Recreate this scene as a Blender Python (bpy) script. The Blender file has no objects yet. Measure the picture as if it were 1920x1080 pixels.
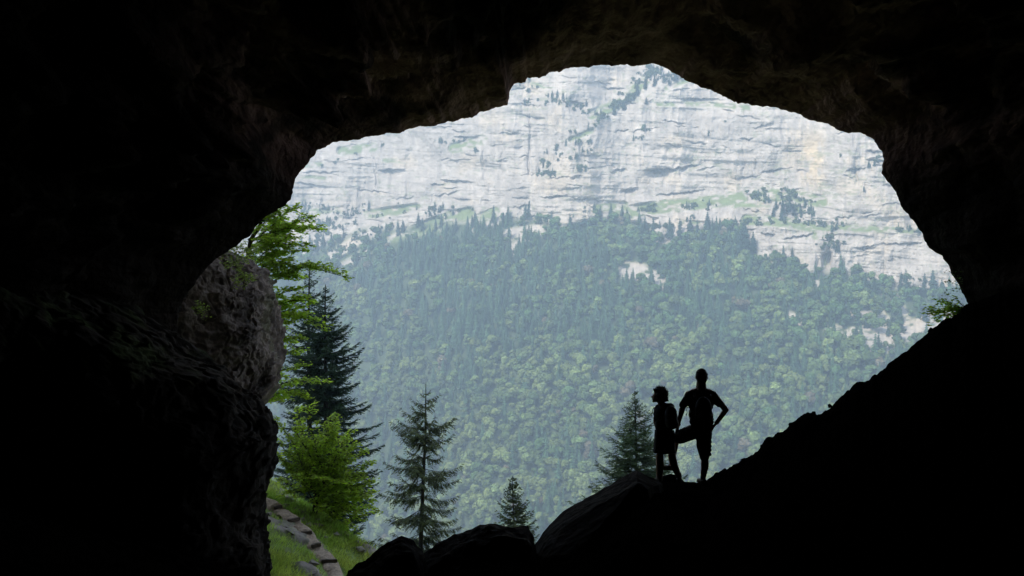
import bpy, bmesh, math, random
import numpy as np
from mathutils import Vector, Matrix

# ------------------------------------------------------------------ camera
SC = bpy.context.scene
COL = SC.collection
F = 1920 * 35.0 / 36.0            # focal length in photo pixels
cam_d = bpy.data.cameras.new('camera')
cam_d.lens = 35.0
cam_d.sensor_width = 36.0
cam_d.clip_start = 0.05
cam_d.clip_end = 8000
cam = bpy.data.objects.new('camera', cam_d)
COL.objects.link(cam)
cam.location = (0, 0, 0)
cam.rotation_euler = (math.radians(90), 0, 0)
SC.camera = cam

# ------------------------------------------------------------------ light
SUN = Vector((-0.62, -0.50, 0.86)).normalized()
elev = math.asin(SUN.z)
azim = math.atan2(SUN.x, SUN.y)
w = bpy.data.worlds.new('World')
SC.world = w
w.use_nodes = True
nt = w.node_tree
bg = nt.nodes['Background']
sky = nt.nodes.new('ShaderNodeTexSky')
sky.sky_type = 'NISHITA'
sky.sun_disc = False
sky.sun_elevation = elev
sky.sun_rotation = azim
sky.altitude = 900
sky.dust_density = 1.5
hsv = nt.nodes.new('ShaderNodeHueSaturation')       # summer haze: a paler, less blue sky
hsv.inputs['Saturation'].default_value = 0.55
nt.links.new(sky.outputs[0], hsv.inputs['Color'])
nt.links.new(hsv.outputs[0], bg.inputs[0])
bg.inputs[1].default_value = 0.15
sd = bpy.data.lights.new('sun', 'SUN')
sd.energy = 2.1
sd.angle = math.radians(0.5)
sd.color = (1.0, 0.915, 0.79)
so = bpy.data.objects.new('sun', sd)
COL.objects.link(so)
so.rotation_euler = SUN.to_track_quat('Z', 'Y').to_euler()
SC.view_settings.view_transform = 'Standard'
SC.view_settings.look = 'None'
SC.view_settings.gamma = 1.0
SC.view_settings.exposure = 1.93
SC.cycles.max_bounces = 7
SC.cycles.diffuse_bounces = 4
SC.cycles.transmission_bounces = 4
SC.cycles.transparent_max_bounces = 8
SC.cycles.volume_bounces = 0
SC.cycles.sample_clamp_indirect = 4.0

# ------------------------------------------------------------------ helpers
def P(px, py, Y):
    return Vector(((px - 960) / F * Y, Y, (540 - py) / F * Y))

def _h(ix, iy, iz, seed):
    n = (ix.astype(np.int64) * 374761393 + iy.astype(np.int64) * 668265263 +
         iz.astype(np.int64) * 2147483647 + seed * 974634777) & 0xFFFFFFFF
    n = ((n ^ (n >> 13)) * 1274126177) & 0xFFFFFFFF
    n = ((n ^ (n >> 15)) * 2246822519) & 0xFFFFFFFF
    n = n ^ (n >> 16)
    return (n & 0xFFFFFF) / float(0xFFFFFF)

def vnoise(x, y, z=None, seed=0):
    x = np.asarray(x, float); y = np.asarray(y, float)
    z = np.zeros_like(x + y) if z is None else np.asarray(z, float)
    x, y, z = np.broadcast_arrays(x, y, z)
    fx, fy, fz = np.floor(x), np.floor(y), np.floor(z)
    ux, uy, uz = x - fx, y - fy, z - fz
    ux = ux * ux * (3 - 2 * ux); uy = uy * uy * (3 - 2 * uy); uz = uz * uz * (3 - 2 * uz)
    fx = fx.astype(np.int64); fy = fy.astype(np.int64); fz = fz.astype(np.int64)
    r = 0
    for dz in (0, 1):
        wz = uz if dz else 1 - uz
        if dz and not np.any(uz): continue
        for dy in (0, 1):
            wy = uy if dy else 1 - uy
            for dx in (0, 1):
                wx = ux if dx else 1 - ux
                r = r + wx * wy * wz * _h(fx + dx, fy + dy, fz + dz, seed)
    return r * 2 - 1

def fbm(x, y, z=None, oct=4, seed=0, gain=0.5, lac=2.03, ridged=False):
    s = 0; a = 1.0; t = 0
    for o in range(oct):
        k = lac ** o
        v = vnoise(np.asarray(x) * k + 17.3 * o, np.asarray(y) * k - 9.1 * o,
                   None if z is None else np.asarray(z) * k + 3.7 * o, seed + o)
        if ridged: v = 1 - 2 * np.abs(v)
        s = s + a * v; t += a; a *= gain
    return s / t

def sstep(a, b, x):
    t = np.clip((x - a) / (b - a), 0, 1)
    return t * t * (3 - 2 * t)

def tag(o, label=None, cat=None, group=None, kind=None):
    if label: o['label'] = label
    if cat: o['category'] = cat
    if group: o['group'] = group
    if kind: o['kind'] = kind
    return o

def link(name, me, parent=None, loc=None):
    o = bpy.data.objects.new(name, me)
    COL.objects.link(o)
    if parent is not None: o.parent = parent
    if loc is not None: o.location = loc
    return o

def empty(name, loc):
    o = bpy.data.objects.new(name, None)
    o.empty_display_size = 0.2
    COL.objects.link(o)
    o.location = loc
    return o

def np_mesh(name, V, Fc, mat=None, col=None, smooth=False):
    """V (n,3) floats, Fc (m,k) ints all of the same size k"""
    V = np.ascontiguousarray(V, np.float32); Fc = np.ascontiguousarray(Fc, np.int32)
    me = bpy.data.meshes.new(name)
    m, k = Fc.shape
    me.vertices.add(len(V)); me.vertices.foreach_set('co', V.ravel())
    me.loops.add(m * k); me.loops.foreach_set('vertex_index', Fc.ravel())
    me.polygons.add(m)
    me.polygons.foreach_set('loop_start', np.arange(0, m * k, k, dtype=np.int32))
    me.polygons.foreach_set('use_smooth', np.full(m, smooth, dtype=bool))
    if col is not None:
        a = me.attributes.new('Col', 'FLOAT_COLOR', 'POINT')
        c = np.ones((len(V), 4), np.float32); c[:, :3] = col
        a.data.foreach_set('color', c.ravel())
    me.update(calc_edges=True)
    if mat: me.materials.append(mat)
    return me

def grid_faces(nr, nc, wrap=False):
    r = np.arange(nr - 1)[:, None]
    c = np.arange(nc if wrap else nc - 1)[None, :]
    c2 = (c + 1) % nc
    return np.stack([r * nc + c, r * nc + c2, (r + 1) * nc + c2, (r + 1) * nc + c], -1).reshape(-1, 4)

# ------------------------------------------------------------------ materials
def mat_new(name):
    m = bpy.data.materials.new(name); m.use_nodes = True
    n = m.node_tree.nodes; b = n['Principled BSDF']
    return m, m.node_tree, b

def simple(name, col, rough=0.8, noise=0.25, scale=6.0, bump=0.0, bscale=None, spec=0.3, col2=None, sheen=0):
    m, t, b = mat_new(name)
    tc = t.nodes.new('ShaderNodeTexCoord')
    nz = t.nodes.new('ShaderNodeTexNoise'); nz.inputs['Scale'].default_value = scale
    nz.inputs['Detail'].default_value = 8; nz.inputs['Roughness'].default_value = 0.6
    t.links.new(tc.outputs['Object'], nz.inputs['Vector'])
    rp = t.nodes.new('ShaderNodeValToRGB')
    c2 = col2 or tuple(min(1, c * (1 + noise)) for c in col)
    c1 = tuple(c * (1 - noise) for c in col)
    rp.color_ramp.elements[0].position = 0.32; rp.color_ramp.elements[1].position = 0.68
    rp.color_ramp.elements[0].color = (*c1, 1); rp.color_ramp.elements[1].color = (*c2, 1)
    t.links.new(nz.outputs['Fac'], rp.inputs[0]); t.links.new(rp.outputs[0], b.inputs['Base Color'])
    b.inputs['Roughness'].default_value = rough
    b.inputs['Specular IOR Level'].default_value = spec
    if bump:
        n2 = t.nodes.new('ShaderNodeTexNoise'); n2.inputs['Scale'].default_value = bscale or scale * 4
        n2.inputs['Detail'].default_value = 10
        t.links.new(tc.outputs['Object'], n2.inputs['Vector'])
        bp = t.nodes.new('ShaderNodeBump'); bp.inputs['Strength'].default_value = 0.9
        bp.inputs['Distance'].default_value = bump
        t.links.new(n2.outputs['Fac'], bp.inputs['Height']); t.links.new(bp.outputs[0], b.inputs['Normal'])
    return m

def attr_mat(name, rough=0.9, spec=0.1, nscale=0.5, namp=0.25, bump=0.0, bscale=1.0, transl=0.0, rand=0.0):
    """base colour from the Col attribute, broken up by noise"""
    m, t, b = mat_new(name)
    at = t.nodes.new('ShaderNodeAttribute'); at.attribute_name = 'Col'
    geo = t.nodes.new('ShaderNodeNewGeometry')
    nz = t.nodes.new('ShaderNodeTexNoise'); nz.inputs['Scale'].default_value = nscale
    nz.inputs['Detail'].default_value = 6
    t.links.new(geo.outputs['Position'], nz.inputs['Vector'])
    mr = t.nodes.new('ShaderNodeMapRange')
    mr.inputs['From Min'].default_value = 0.3; mr.inputs['From Max'].default_value = 0.7
    mr.inputs['To Min'].default_value = 1 - namp; mr.inputs['To Max'].default_value = 1 + namp
    t.links.new(nz.outputs['Fac'], mr.inputs['Value'])
    val = mr.outputs[0]
    if rand:
        oi = t.nodes.new('ShaderNodeObjectInfo')
        m2 = t.nodes.new('ShaderNodeMapRange')
        m2.inputs['To Min'].default_value = 1 - rand; m2.inputs['To Max'].default_value = 1 + rand
        t.links.new(oi.outputs['Random'], m2.inputs['Value'])
        mm = t.nodes.new('ShaderNodeMath'); mm.operation = 'MULTIPLY'
        t.links.new(val, mm.inputs[0]); t.links.new(m2.outputs[0], mm.inputs[1]); val = mm.outputs[0]
    vm = t.nodes.new('ShaderNodeVectorMath'); vm.operation = 'SCALE'
    t.links.new(at.outputs['Color'], vm.inputs[0]); t.links.new(val, vm.inputs['Scale'])
    t.links.new(vm.outputs[0], b.inputs['Base Color'])
    b.inputs['Roughness'].default_value = rough
    b.inputs['Specular IOR Level'].default_value = spec
    if bump:
        n2 = t.nodes.new('ShaderNodeTexNoise'); n2.inputs['Scale'].default_value = bscale
        n2.inputs['Detail'].default_value = 8
        t.links.new(geo.outputs['Position'], n2.inputs['Vector'])
        bp = t.nodes.new('ShaderNodeBump'); bp.inputs['Strength'].default_value = 1.0
        bp.inputs['Distance'].default_value = bump
        t.links.new(n2.outputs['Fac'], bp.inputs['Height']); t.links.new(bp.outputs[0], b.inputs['Normal'])
    if transl:
        tr = t.nodes.new('ShaderNodeBsdfTranslucent')
        vt = t.nodes.new('ShaderNodeVectorMath'); vt.operation = 'MULTIPLY'
        vt.inputs[1].default_value = (2.0, 2.0, 1.3)
        t.links.new(vm.outputs[0], vt.inputs[0]); t.links.new(vt.outputs[0], tr.inputs['Color'])
        mx = t.nodes.new('ShaderNodeMixShader'); mx.inputs[0].default_value = transl
        t.links.new(b.outputs[0], mx.inputs[1]); t.links.new(tr.outputs[0], mx.inputs[2])
        t.links.new(mx.outputs[0], t.nodes['Material Output'].inputs[0])
    return m

M = {}
M['mountain'] = attr_mat('limestone and turf', nscale=0.12, namp=0.12, bump=0.8, bscale=0.35)
M['forest'] = attr_mat('forest foliage', nscale=0.45, namp=0.35, transl=0.12, bump=.7, bscale=.8)
M['ledge_tree'] = attr_mat('distant spruce foliage', nscale=0.25, namp=0.25, transl=0.1, rand=0.25)
M['needles'] = attr_mat('spruce needles', nscale=1.2, namp=0.3, rough=0.7, transl=0.15)
M['leaves'] = attr_mat('beech leaves', nscale=1.0, namp=0.25, rough=0.5, spec=0.35, transl=0.5)
M['hill'] = attr_mat('grassy hillside', nscale=3.0, namp=0.35, bump=0.06, bscale=7)
M['bark'] = simple('bark', (0.045, 0.036, 0.028), 0.95, 0.35, 9, 0.02)
#M['cave'] = simple('cave limestone', (0.042, 0.029, 0.022), 0.95, 0.85, 0.8, 0.15, 4.0, 0.04)
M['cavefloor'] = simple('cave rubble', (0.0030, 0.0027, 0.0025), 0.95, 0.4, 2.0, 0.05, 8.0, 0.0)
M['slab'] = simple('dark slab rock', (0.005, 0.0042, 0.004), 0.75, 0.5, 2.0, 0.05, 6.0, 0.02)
M['outcrop'] = attr_mat('weathered grey limestone', nscale=2.2, namp=0.35, bump=0.07, bscale=5)
M['step'] = simple('worn step wood', (0.085, 0.065, 0.048), 0.9, 0.4, 12, 0.01)
M['gravel'] = simple('path gravel', (0.34, 0.265, 0.20), 0.95, 0.45, 9, 0.05, 25)
M['skin'] = simple('skin', (0.42, 0.25, 0.18), 0.55, 0.08, 8)
M['shirt'] = simple('shirt cloth', (0.03, 0.032, 0.04), 0.9, 0.15, 30, 0.002)
M['shorts'] = simple('shorts cloth', (0.035, 0.032, 0.028), 0.9, 0.15, 30, 0.002)
M['pack'] = simple('backpack nylon', (0.03, 0.03, 0.035), 0.7, 0.2, 20, 0.002)
M['shoe'] = simple('shoe leather', (0.03, 0.025, 0.02), 0.7, 0.2, 20)
M['hair'] = simple('dark hair', (0.03, 0.02, 0.014), 0.6, 0.3, 20)

# ------------------------------------------------------------------ far mountain
def interp(tab, x):
    xs, ys = zip(*tab)
    return np.interp(x, xs, ys)

TREE = [(-800, 520), (300, 480), (480, 480), (550, 468), (600, 455), (660, 440), (700, 425), (760, 428), (800, 420),
        (850, 418), (900, 420), (950, 412), (1000, 405), (1040, 425), (1080, 418), (1120, 405), (1170, 415),
        (1215, 428), (1240, 445), (1300, 440), (1345, 428), (1390, 432), (1410, 470), (1430, 485),
        (1480, 490), (1515, 512), (1545, 512), (1590, 512), (1630, 520), (1680, 535), (1730, 545),
        (1780, 545), (1900, 560), (2700, 600)]
SCL = [(-800, 1.5), (550, 1.25), (900, 1.05), (1100, 1.0), (1800, 0.9), (2700, 0.85)]

def stroke(px, py, pts, half, soft=4.0):
    """1 inside a thick polyline, 0 outside"""
    d = np.full(np.broadcast(px, py).shape, 1e9)
    for (x0, y0), (x1, y1) in zip(pts[:-1], pts[1:]):
        vx, vy = x1 - x0, y1 - y0
        t = np.clip(((px - x0) * vx + (py - y0) * vy) / (vx * vx + vy * vy), 0, 1)
        d = np.minimum(d, np.hypot(px - x0 - t * vx, py - y0 - t * vy))
    return 1 - sstep(half - soft, half + soft, d)

GRASS = [([(1165, 400), (1240, 388), (1330, 379), (1390, 370)], 12),
         ([(1420, 368), (1470, 364), (1540, 378)], 11), ([(1480, 380), (1500, 395)], 6),
         ([(1180, 424), (1230, 424)], 4), ([(1270, 414), (1330, 420)], 3),
         ([(1400, 412), (1470, 415), (1520, 425)], 10), ([(1520, 430), (1600, 428), (1720, 434)], 6), ([(1530, 440), (1550, 430)], 9),
         ([(1235, 196), (1330, 195), (1410, 203)], 4), ([(1210, 150), (1160, 195), (1110, 215)], 9),
         ([(1290, 150), (1250, 165)], 4), ([(1110, 245), (1070, 262)], 4),
         ([(690, 402), (780, 390)], 8), ([(780, 432), (840, 408), (880, 400)], 11), ([(860, 427), (930, 398)], 10),
         ([(640, 283), (700, 276)], 8), ([(850, 278), (905, 262)], 9), ([(560, 330), (620, 335)], 3),
         ([(570, 310), (600, 308)], 4), ([(720, 300), (760, 303)], 3), ([(700, 470), (790, 438), (860, 425)], 10),
         ([(1120, 390), (1170, 385)], 7), ([(1000, 160), (1030, 170)], 6), ([(560, 400), (640, 392)], 5),
         ([(1545, 500), (1560, 440)], 3), ([(1380, 385), (1440, 385)], 4)]
SCREE = [([(1612, 632), (1680, 636), (1760, 606), (1790, 600)], 21), ([(1640, 648), (1740, 636)], 13), ([(1650, 590), (1660, 615)], 7),
         ([(1470, 598), (1500, 608)], 13), ([(1560, 622), (1590, 634)], 12), ([(1178, 508), (1202, 512)], 15),
         ([(1225, 520), (1238, 532)], 11), ([(955, 440), (1010, 432)], 9), ([(962, 468), (985, 455)], 9),
         ([(1390, 490), (1380, 510)], 4), ([(1515, 510), (1535, 540)], 6), ([(615, 485), (660, 455), (705, 432)], 7), ([(780, 440), (830, 425)], 4), ([(880, 430), (930, 415)], 4), ([(640, 500), (690, 470)], 3), 
         ([(575, 472), (655, 418)], 7), ([(735, 448), (760, 438)], 5), ([(1595, 540), (1650, 560)], 5),
         ([(1680, 560), (1700, 600)], 5), ([(1230, 450), (1290, 440)], 6), ([(1600, 585), (1660, 600)], 6)]
rs = np.random.RandomState(5)
OVER = [(735, 316, 22, 9, 9), (855, 337, 26, 5, 7), (1235, 316, 22, 11, 12), (1280, 312, 30, 5, 8), (1180, 354, 14, 8, 8),
        (1275, 360, 40, 3, 6), (1310, 185, 38, 3.5, 6), (1640, 283, 14, 4, 7), (1642, 299, 16, 4, 7),
        (1215, 405, 18, 6, 8), (1550, 470, 9, 28, 15), (1100, 373, 26, 2.5, 5), (1040, 367, 24, 3, 6),
        (1160, 318, 14, 5, 6), (1080, 330, 10, 4, 5), (955, 248, 16, 4, 6), (870, 256, 18, 3, 5),
        (1265, 228, 20, 2, 4), (1265, 272, 14, 2, 4), (1150, 165, 18, 3, 5), (1075, 190, 18, 5, 6),
        (1600, 318, 12, 4, 6), (1450, 318, 22, 3, 5), (1500, 442, 30, 4, 6), (1440, 438, 12, 4, 5),
        (1690, 455, 40, 3, 5), (1620, 462, 18, 3, 5), (1560, 452, 30, 2, 4), (820, 345, 12, 3, 5),
        (945, 300, 6, 3, 4), (840, 362, 20, 3, 4), (700, 358, 30, 2, 4), (600, 322, 40, 2, 4), (580, 345, 30, 2, 4)]
for k in range(170):
    OVER.append((rs.uniform(550, 1760), rs.uniform(140, 500), rs.uniform(5, 24), rs.uniform(1.2, 3.2), rs.uniform(1.5, 4.5)))
CRACK = [(992, 215, 330, 2, 8, 0), (945, 230, 330, 2, 4, -3), (1020, 240, 300, 2, 4, 4), (905, 280, 380, 2.5, 4, 3),
         (1503, 255, 345, 3, 8, 4), (1548, 270, 350, 2, 6, -6), (1600, 260, 350, 2, 4, 3), (1100, 250, 330, 3, 4, 30),
         (700, 290, 380, 2, 4, 5), (770, 300, 390, 2, 3, -5), (1350, 220, 330, 2, 3, -3), (1415, 300, 400, 2, 4, 5),
         (1390, 250, 330, 2, 3, 3), (1530, 440, 520, 4, 6, 2), (1340, 385, 430, 2, 3, 2), (1580, 380, 430, 2, 3, 3),
         (1650, 440, 520, 2, 4, 4), (630, 285, 380, 2, 3, 6), (830, 250, 300, 2, 4, 10)]

def mountain_depth(px, py):
    """px, py 2-D arrays; py must run downwards from row 0 on, regularly or not. returns depth Y"""
    r = (py - 540) / F
    wob = 10 * fbm(px / 45, px * 0 + 3.3, oct=3, seed=31)
    yt = interp(TREE, px) + wob
    rocky = 1 - sstep(-10, 8, py - yt)                    # 1 above the treeline
    grass = np.zeros(px.shape)
    for pts, hf in GRASS:
        grass = np.maximum(grass, stroke(px, py, pts, hf, 3))
    g_f = 659 / (0.72 + np.maximum(r, -0.5)) ** 2 / F
    g_c = 0.16 + 0.75 * grass + 0.22 * (fbm(px / 90, py / 30, oct=3, seed=41) > 0.15)
    far = sstep(40, -120, py)                             # above the picture the wall leans back to a plateau
    g = g_f * (1 - rocky) + (g_c + 0.5 * far) * rocky
    # integrate from the bottom row upwards
    dpy = np.diff(py, axis=0)
    mid = 0.5 * (g[1:] + g[:-1]) * dpy
    Y = np.zeros(px.shape)
    rb = (py[-1] - 540) / F
    Y[-1] = 659 / (0.72 + rb)
    Y[:-1] = Y[-1] + np.cumsum(mid[::-1], axis=0)[::-1]
    # even the wall out sideways so that a ledge does not shift everything above it
    ug = np.arange(-700, 2601, 3.0); kk = np.exp(-0.5 * (np.arange(-24, 25) / 8.0) ** 2); kk /= kk.sum()
    for i in range(Y.shape[0]):
        row = np.interp(ug, px[0], Y[i]); row = np.convolve(np.pad(row, 24, mode='edge'), kk, mode='valid')
        Y[i] = np.interp(px[0], ug, row)
    # relief of the rock
    wx = px + 14 * fbm(px / 70, py / 70, oct=3, seed=51)
    wy = py + 13 * fbm(px / 260, py / 90, oct=3, seed=52) - 0.05 * (px - 1000)
    D = 13 * fbm(wx / 130, wy / 110, oct=3, seed=61)
    D += 8.0 * fbm(wx / 52, wy / 130, oct=4, seed=62, ridged=True)
    st = fbm(wx / 140, wy / 11, oct=3, seed=63)
    pm = 0.35 + 0.65 * sstep(-.2, .4, fbm(px / 80, py / 60, oct=3, seed=67))
    D += 2.2 * pm * np.sign(st) * np.abs(st) ** 0.5
    D += 0.8 * pm * fbm(wx / 90, wy / 4.5, oct=3, seed=64)
    D += 1.3 * fbm(wx / 14, wy / 12, oct=4, seed=65)
    D += 0.7 * fbm(wx / 5, wy / 6, oct=3, seed=66, ridged=True)
    bed = fbm(wx / 170, (wy + 0.03 * px) / 9.0, oct=2, seed=68)
    D -= 1.7 * np.exp(-(bed / 0.035) ** 2) * sstep(.12, .45, fbm(px / 44, py / 26, oct=3, seed=69))
    for (x0, y0, w_, h_, d_) in OVER:
        ang = y0 + 0.18 * w_ * math.sin(x0) * (px - x0) / w_
        tt = (py + 2.5 * vnoise(px / 6, py / 9, seed=int(x0)) - ang) / h_
        D -= 1.6 * d_ * np.exp(-((px - x0) / w_) ** 4) * sstep(0, 0.35, tt) * np.exp(-np.maximum(tt, 0) * 0.8)
    for (x0, ya, yb, w_, d_, lean) in CRACK:
        xc = x0 + lean * (py - ya) / (yb - ya) * 2 + 3 * vnoise(py / 14, py * 0, seed=int(x0))
        D -= 0.55 * d_ * sstep(-.3, .3, vnoise(py / 22, py * 0 + 3, seed=int(x0) + 1)) * np.exp(-((px - xc) / w_) ** 2) * sstep(ya - 6, ya + 6, py) * (1 - sstep(yb - 6, yb + 6, py))
    scar = np.exp(-((px - 1524) / 24) ** 4 - ((py - 300) / 52) ** 4)
    cl = rocky * (1 - 0.75 * grass)
    Y = Y - D * cl * (1 - 0.55 * scar)
    Y = Y - (1 - rocky) * (16 * fbm(px / 190 + py / 500, py / 420, oct=3, seed=71) + 3 * fbm(px / 30, py / 30, oct=3, seed=72))
    return Y * interp(SCL, px), rocky, grass, scar, D

def axis(*segs):
    out = []
    for a, b, s in segs:
        out += list(np.arange(a, b, s))
    return np.array(out + [segs[-1][1]], float)

ax = axis((-700, 480, 22), (480, 1880, 1.35), (1880, 2600, 22))
ay = axis((-700, 90, 20), (90, 560, 1.15), (560, 700, 2.5), (700, 1500, 8))
PX, PY = np.meshgrid(ax, ay)
YY, rocky, grass, scar, DD = mountain_depth(PX, PY)
V = np.stack([(PX - 960) / F * YY, YY, (540 - PY) / F * YY], -1).reshape(-1, 3)
# colours: rock, ochre stains, turf
n1 = fbm(PX / 60, PY / 40, oct=5, seed=81)
n2 = fbm(PX / 9, PY / 5, oct=4, seed=82)
streak = fbm(PX / 5, PY / 60, oct=3, seed=83)
rock = np.array([0.39, 0.345, 0.295])[None, None] * (1 + 0.24 * n1 + 0.20 * n2 + 0.22 * streak)[..., None]
och = sstep(0.12, 0.5, fbm(PX / 55, PY / 38, oct=4, seed=84) + 0.25 * streak) * 0.32
och = np.maximum(och, scar * sstep(-0.35, 0.2, fbm(PX / 14, PY / 20, oct=3, seed=86) + 0.2))
rock = rock * (1 - och[..., None]) + np.array([0.53, 0.42, 0.28]) * (1 + 0.15 * n2)[..., None] * och[..., None]
gn = fbm(PX / 14, PY / 7, oct=4, seed=85)
tn = fbm(PX / 8, PY / 4, oct=4, seed=88)
gm = np.clip(grass * sstep(-0.40, 0.10, gn + .5 * tn) + 0.45 * sstep(0.28, 0.5, tn + 0.25 * fbm(PX / 120, PY / 60, oct=2, seed=89)) * rocky, 0, 1)
low = 1 - rocky
sc = np.zeros(PX.shape)
for pts, hf in SCREE: sc = np.maximum(sc, stroke(PX, PY, pts, hf + 3, 5))
sc = sc * sstep(-0.5, -0.1, gn)
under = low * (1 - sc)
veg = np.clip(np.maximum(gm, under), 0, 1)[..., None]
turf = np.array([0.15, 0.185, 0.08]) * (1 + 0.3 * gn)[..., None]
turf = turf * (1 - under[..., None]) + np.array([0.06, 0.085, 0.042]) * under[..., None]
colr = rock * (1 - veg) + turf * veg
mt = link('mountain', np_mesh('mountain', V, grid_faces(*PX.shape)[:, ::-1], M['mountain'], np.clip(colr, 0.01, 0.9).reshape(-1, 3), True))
tag(mt, kind='structure')

def on_mountain(px, py):
    """world points on the mountain at photo directions px, py (1-D arrays)"""
    j = np.clip(np.searchsorted(ax, px) - 1, 0, len(ax) - 2); i = np.clip(np.searchsorted(ay, py) - 1, 0, len(ay) - 2)
    u = (px - ax[j]) / (ax[j + 1] - ax[j]); v = (py - ay[i]) / (ay[i + 1] - ay[i])
    Y = YY[i, j] * (1 - u) * (1 - v) + YY[i, j + 1] * u * (1 - v) + YY[i + 1, j] * (1 - u) * v + YY[i + 1, j + 1] * u * v
    return np.stack([(px - 960) / F * Y, Y, (540 - py) / F * Y], -1)

# ------------------------------------------------------------------ far trees
def proto_conifer(seed, layers=12, blades=9, rad=0.235):
    r = np.random.RandomState(seed); T = []; C = []
    for k in range(layers):
        z = 0.08 + 0.92 * k / layers
        R = rad * (1 - z) ** 0.8 * r.uniform(0.85, 1.2) + 0.012
        a0 = r.uniform(0, 6.28)
        for b in range(blades):
            a = a0 + 6.283 * b / blades + r.uniform(-.2, .2); L = R * r.uniform(0.7, 1.25); h = 6.283 / blades * 0.95
            dz = -R * r.uniform(0.35, 0.8)
            tip = (L * math.cos(a), L * math.sin(a), z + dz)
            l = (L * .62 * math.cos(a - h), L * .62 * math.sin(a - h), z + dz * .6)
            q = (L * .62 * math.cos(a + h), L * .62 * math.sin(a + h), z + dz * .6)
            top = (0, 0, z + 0.05)
            f = r.uniform(0.7, 1.3)
            T += [top, l, tip, top, tip, q]; C += [f] * 6
    T += [(-.006, 0, .97), (.006, 0, .97), (0, 0, 1.03)]; C += [1] * 3
    return np.array(T, float), np.array(C), np.arange(len(T)).reshape(-1, 3)

def proto_leafy(seed, lumps=8):
    r = np.random.RandomState(seed)
    bm = bmesh.new(); C = []
    for k in range(lumps):
        a = r.uniform(0, 6.28); rr = r.uniform(0, 0.22) if k else 0
        c = Vector((rr * math.cos(a), rr * math.sin(a), (r.uniform(0.38, 0.74) - rr * .6) if k else .66)); R = r.uniform(0.10, 0.20)
        n0 = len(bm.verts)
        bmesh.ops.create_icosphere(bm, subdivisions=2, radius=R, matrix=Matrix.Translation(c) @ Matrix.Diagonal((1, 1, r.uniform(.75, 1.05), 1)))
        bm.verts.ensure_lookup_table()
        f0 = r.uniform(0.85, 1.15)
        for v in list(bm.verts)[n0:]:
            v.co = c + (v.co - c) * (1 + r.uniform(-.2, .2)); C.append(f0 * r.uniform(.8, 1.15))
        for q in range(28):                                     # loose sprays that break the outline
            d = Vector(r.normal(size=3)); d.z = d.z * .8 + .3; d.normalize()
            p = c + d * R * r.uniform(.9, 1.2); u = d.cross(Vector(r.normal(size=3))).normalized(); w_ = (d * .5 + d.cross(u)).normalized(); sz = R * r.uniform(.2, .45)
            bm.faces.new([bm.verts.new(p + u * sz), bm.verts.new(p - u * sz * .5 + w_ * sz), bm.verts.new(p - u * sz * .5 - w_ * sz * .6)])
            C.extend([f0 * r.uniform(.8, 1.2)] * 3)
    V = np.array([v.co[:] for v in bm.verts]); Fc = np.array([[v.index for v in f.verts] for f in bm.faces]) if not bm.verts.index_update() else None
    bm.free()
    return V, np.array(C), Fc

CON = [proto_conifer(s) for s in range(5)]
CON.append(proto_conifer(9, 11, 8, 0.22))
LEA = [proto_leafy(20 + s) for s in range(6)]

def scatter(name, pts, kinds, heights, cols, mat, rng):
    Vs, Cs, Fs, off = [], [], [], 0
    for p, k, h, c in zip(pts, kinds, heights, cols):
        T, fC, fI = (CON[rng.randint(len(CON))] if k == 0 else LEA[rng.randint(len(LEA))])
        a = rng.uniform(0, 6.28); ca, sa = math.cos(a), math.sin(a); s = h; sx = h * rng.uniform(.85, 1.2)
        X = (T[:, 0] * ca - T[:, 1] * sa) * sx + p[0]; Yv = (T[:, 0] * sa + T[:, 1] * ca) * sx + p[1]
        Z = (T[:, 2]) * s + p[2] - 0.04 * h
        Vs.append(np.stack([X, Yv, Z], -1)); Cs.append(fC[:, None] * c[None]); Fs.append(fI + off); off += len(T)
    V = np.concatenate(Vs); C = np.concatenate(Cs)
    return link(name, np_mesh(name, V, np.concatenate(Fs), mat, np.clip(C, 0.004, .6)))

rng = np.random.RandomState(11)
pxs, pys = [], []
py = 395.0
while py < 1250:
    Yr = 659 / (0.72 + (py - 540) / F)
    du = 6.1 * F / Yr
    x = np.arange(250, 2000, du / 1.0)
    pxs.append(x + rng.uniform(-.5, .5, len(x)) * du); pys.append(py + rng.uniform(-.5, .5, len(x)) * 7)
    py += 5.2 * F * (0.72 + (py - 540) / F) ** 2 / 659
pxs = np.concatenate(pxs); pys = np.concatenate(pys)
wob = 10 * fbm(pxs / 45, pxs * 0 + 3.3, oct=3, seed=31)
yt = interp(TREE, pxs) + wob + 12 * fbm(pxs / 18 + pys / 30, pys / 40, oct=2, seed=91) + np.where(pxs < 1000, 12, 2) * fbm(pxs / 30 + pys / 25, pxs * 0, oct=2, seed=98)
sc = np.zeros(len(pxs))
for pts, hf in SCREE: sc = np.maximum(sc, stroke(pxs, pys, pts, hf, 4))
keep = (pys > yt + 4) & (rng.rand(len(pxs)) > sc * 0.97)
grs = np.zeros(len(pxs))
for pts, hf in GRASS: grs = np.maximum(grs, stroke(pxs, pys, pts, hf, 4))
keep &= rng.rand(len(pxs)) > grs * .93
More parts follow.
